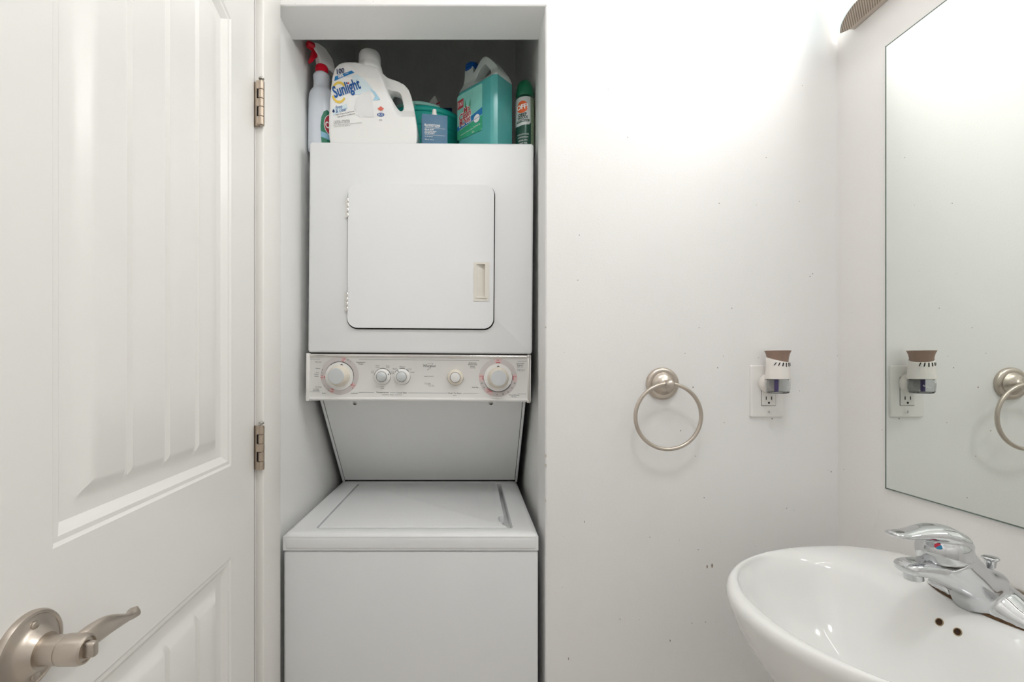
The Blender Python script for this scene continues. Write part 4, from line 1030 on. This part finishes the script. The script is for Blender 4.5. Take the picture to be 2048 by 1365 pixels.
for y in (.0520, .0328): mk('label_print', PG.poly([(.0075, y), (.065, y), (.065, y + .0006), (.0075, y + .0006)]), M_white, pb, flip=False)

# --- turquoise tub with odds and ends
ux_, uy_ = -.146, 1.490
uz_ = roll_z(ux_) + .0003
XF = Matrix.Translation((ux_, uy_, uz_)) @ Matrix.Rotation(math.radians(.42), 4, 'Y') @ Matrix.Translation((-ux_, -uy_, -uz_))
tbk = thing('plastic_tub', (ux_, uy_, uz_), 'round turquoise plastic tub behind the bottles', 'tub')
M_tub = mat('tub_teal', '2bc0b4', rough=.3, var=.04); M_tubl = mat('tub_handle_mint', 'a6dcd2', rough=.35, var=.03)
mk('tub_body', lathe([(.112, 0), (.116, .003), (.124, .110), (.126, .118), (.1285, .120), (.131, .160), (.128, .160), (.1255, .122), (.122, .114), (.113, .006), (0, .005)], (ux_, uy_, uz_), n=64), M_tub, tbk, smooth=35)
mk('tub_rim', tube([(ux_ + .1315 * math.cos(2 * PI * i / 72), uy_ + .1315 * math.sin(2 * PI * i / 72), uz_ + .164) for i in range(72)], [(.0085, .0050)] * 72, 12, closed=True, up=(0, 0, 1)), M_tub, tbk, smooth=60)
hp_ = []
for i in range(25):
    a = math.radians(-150 + 85 * i / 24)
    hp_.append((ux_ + .128 * math.cos(a), uy_ + .128 * math.sin(a), uz_ + .1720 + .010 * math.sin(PI * i / 24)))
mk('tub_handle', tube(hp_, [(.006, .0035)] * 25, 10, up=(0, 0, 1)), M_tubl, tbk, smooth=60, label='pale mint carrying handle')
a = math.radians(-100)
mk('handle_lug', box(ux_ + .1345 * math.cos(a) - .008, ux_ + .1345 * math.cos(a) + .006, uy_ - .1405, uy_ - .1300, uz_ + .070, uz_ + .178, .002, 2), M_tubl, tbk, smooth=40)
XF = Matrix.Identity(4)
# things in the tub
M_pk = mat('packet_white', 'dadbd8', rough=.4, var=.03, scale=40)
pkt = thing('sachet_packet', (-.113, 1.485, uz_ + .006), 'white sachet poking out of the turquoise tub', 'packet')
pky = 1.485
pp = [(-.1110, 2.1060), (-.1330, 2.0790), (-.1500, 2.0500), (-.1520, uz_ + .0065), (-.0800, uz_ + .0065), (-.0860, 2.0500), (-.0985, 2.0780)]
pb_ = prism(pp, XZ(pky + .004), XZ(pky - .004)); bmesh.ops.recalc_face_normals(pb_, faces=pb_.faces)
bmesh.ops.bevel(pb_, geom=pb_.edges[:], offset=.002, segments=2, affect='EDGES')
mk('packet_body', pb_, M_pk, pkt, smooth=40)
tip = Vector((-.1110, pky, 2.1060)); pvv = Vector((.88, 0, .47)); pu = Vector((-.47, 0, .88))
PK = Plane2(tip, pvv, pu, .0043)
mk('label_print', PK.poly([(-.010, -.0320), (.0035, -.0320), (.0035, -.0275), (-.010, -.0275)]), mat('print_crimson', 'a31f38', rough=.5), pkt, flip=False)
PK.text('label_print', 'soin', -.030, -.030, .005, M_print, pkt, .014)
mk('navy_carton', box(-.091, -.056, 1.500, 1.530, uz_ + .0055, uz_ + .2450, .002, 2), mat('navy_card', '173a66', rough=.5, var=.05), None, smooth=35, label='narrow navy carton standing in the turquoise tub', cat='carton')
mk('grey_canister', loft([oval(-.220, 1.488, r, r, uz_ + h) for r, h in ((.030, .0065), (.032, .009), (.032, .235), (.030, .250), (.026, .262), (.018, .270), (.007, .273))]), mat('grey_plastic', 'a9b0b2', rough=.35, var=.04), None, smooth=40, label='grey canister with a domed top inside the turquoise tub', cat='canister')
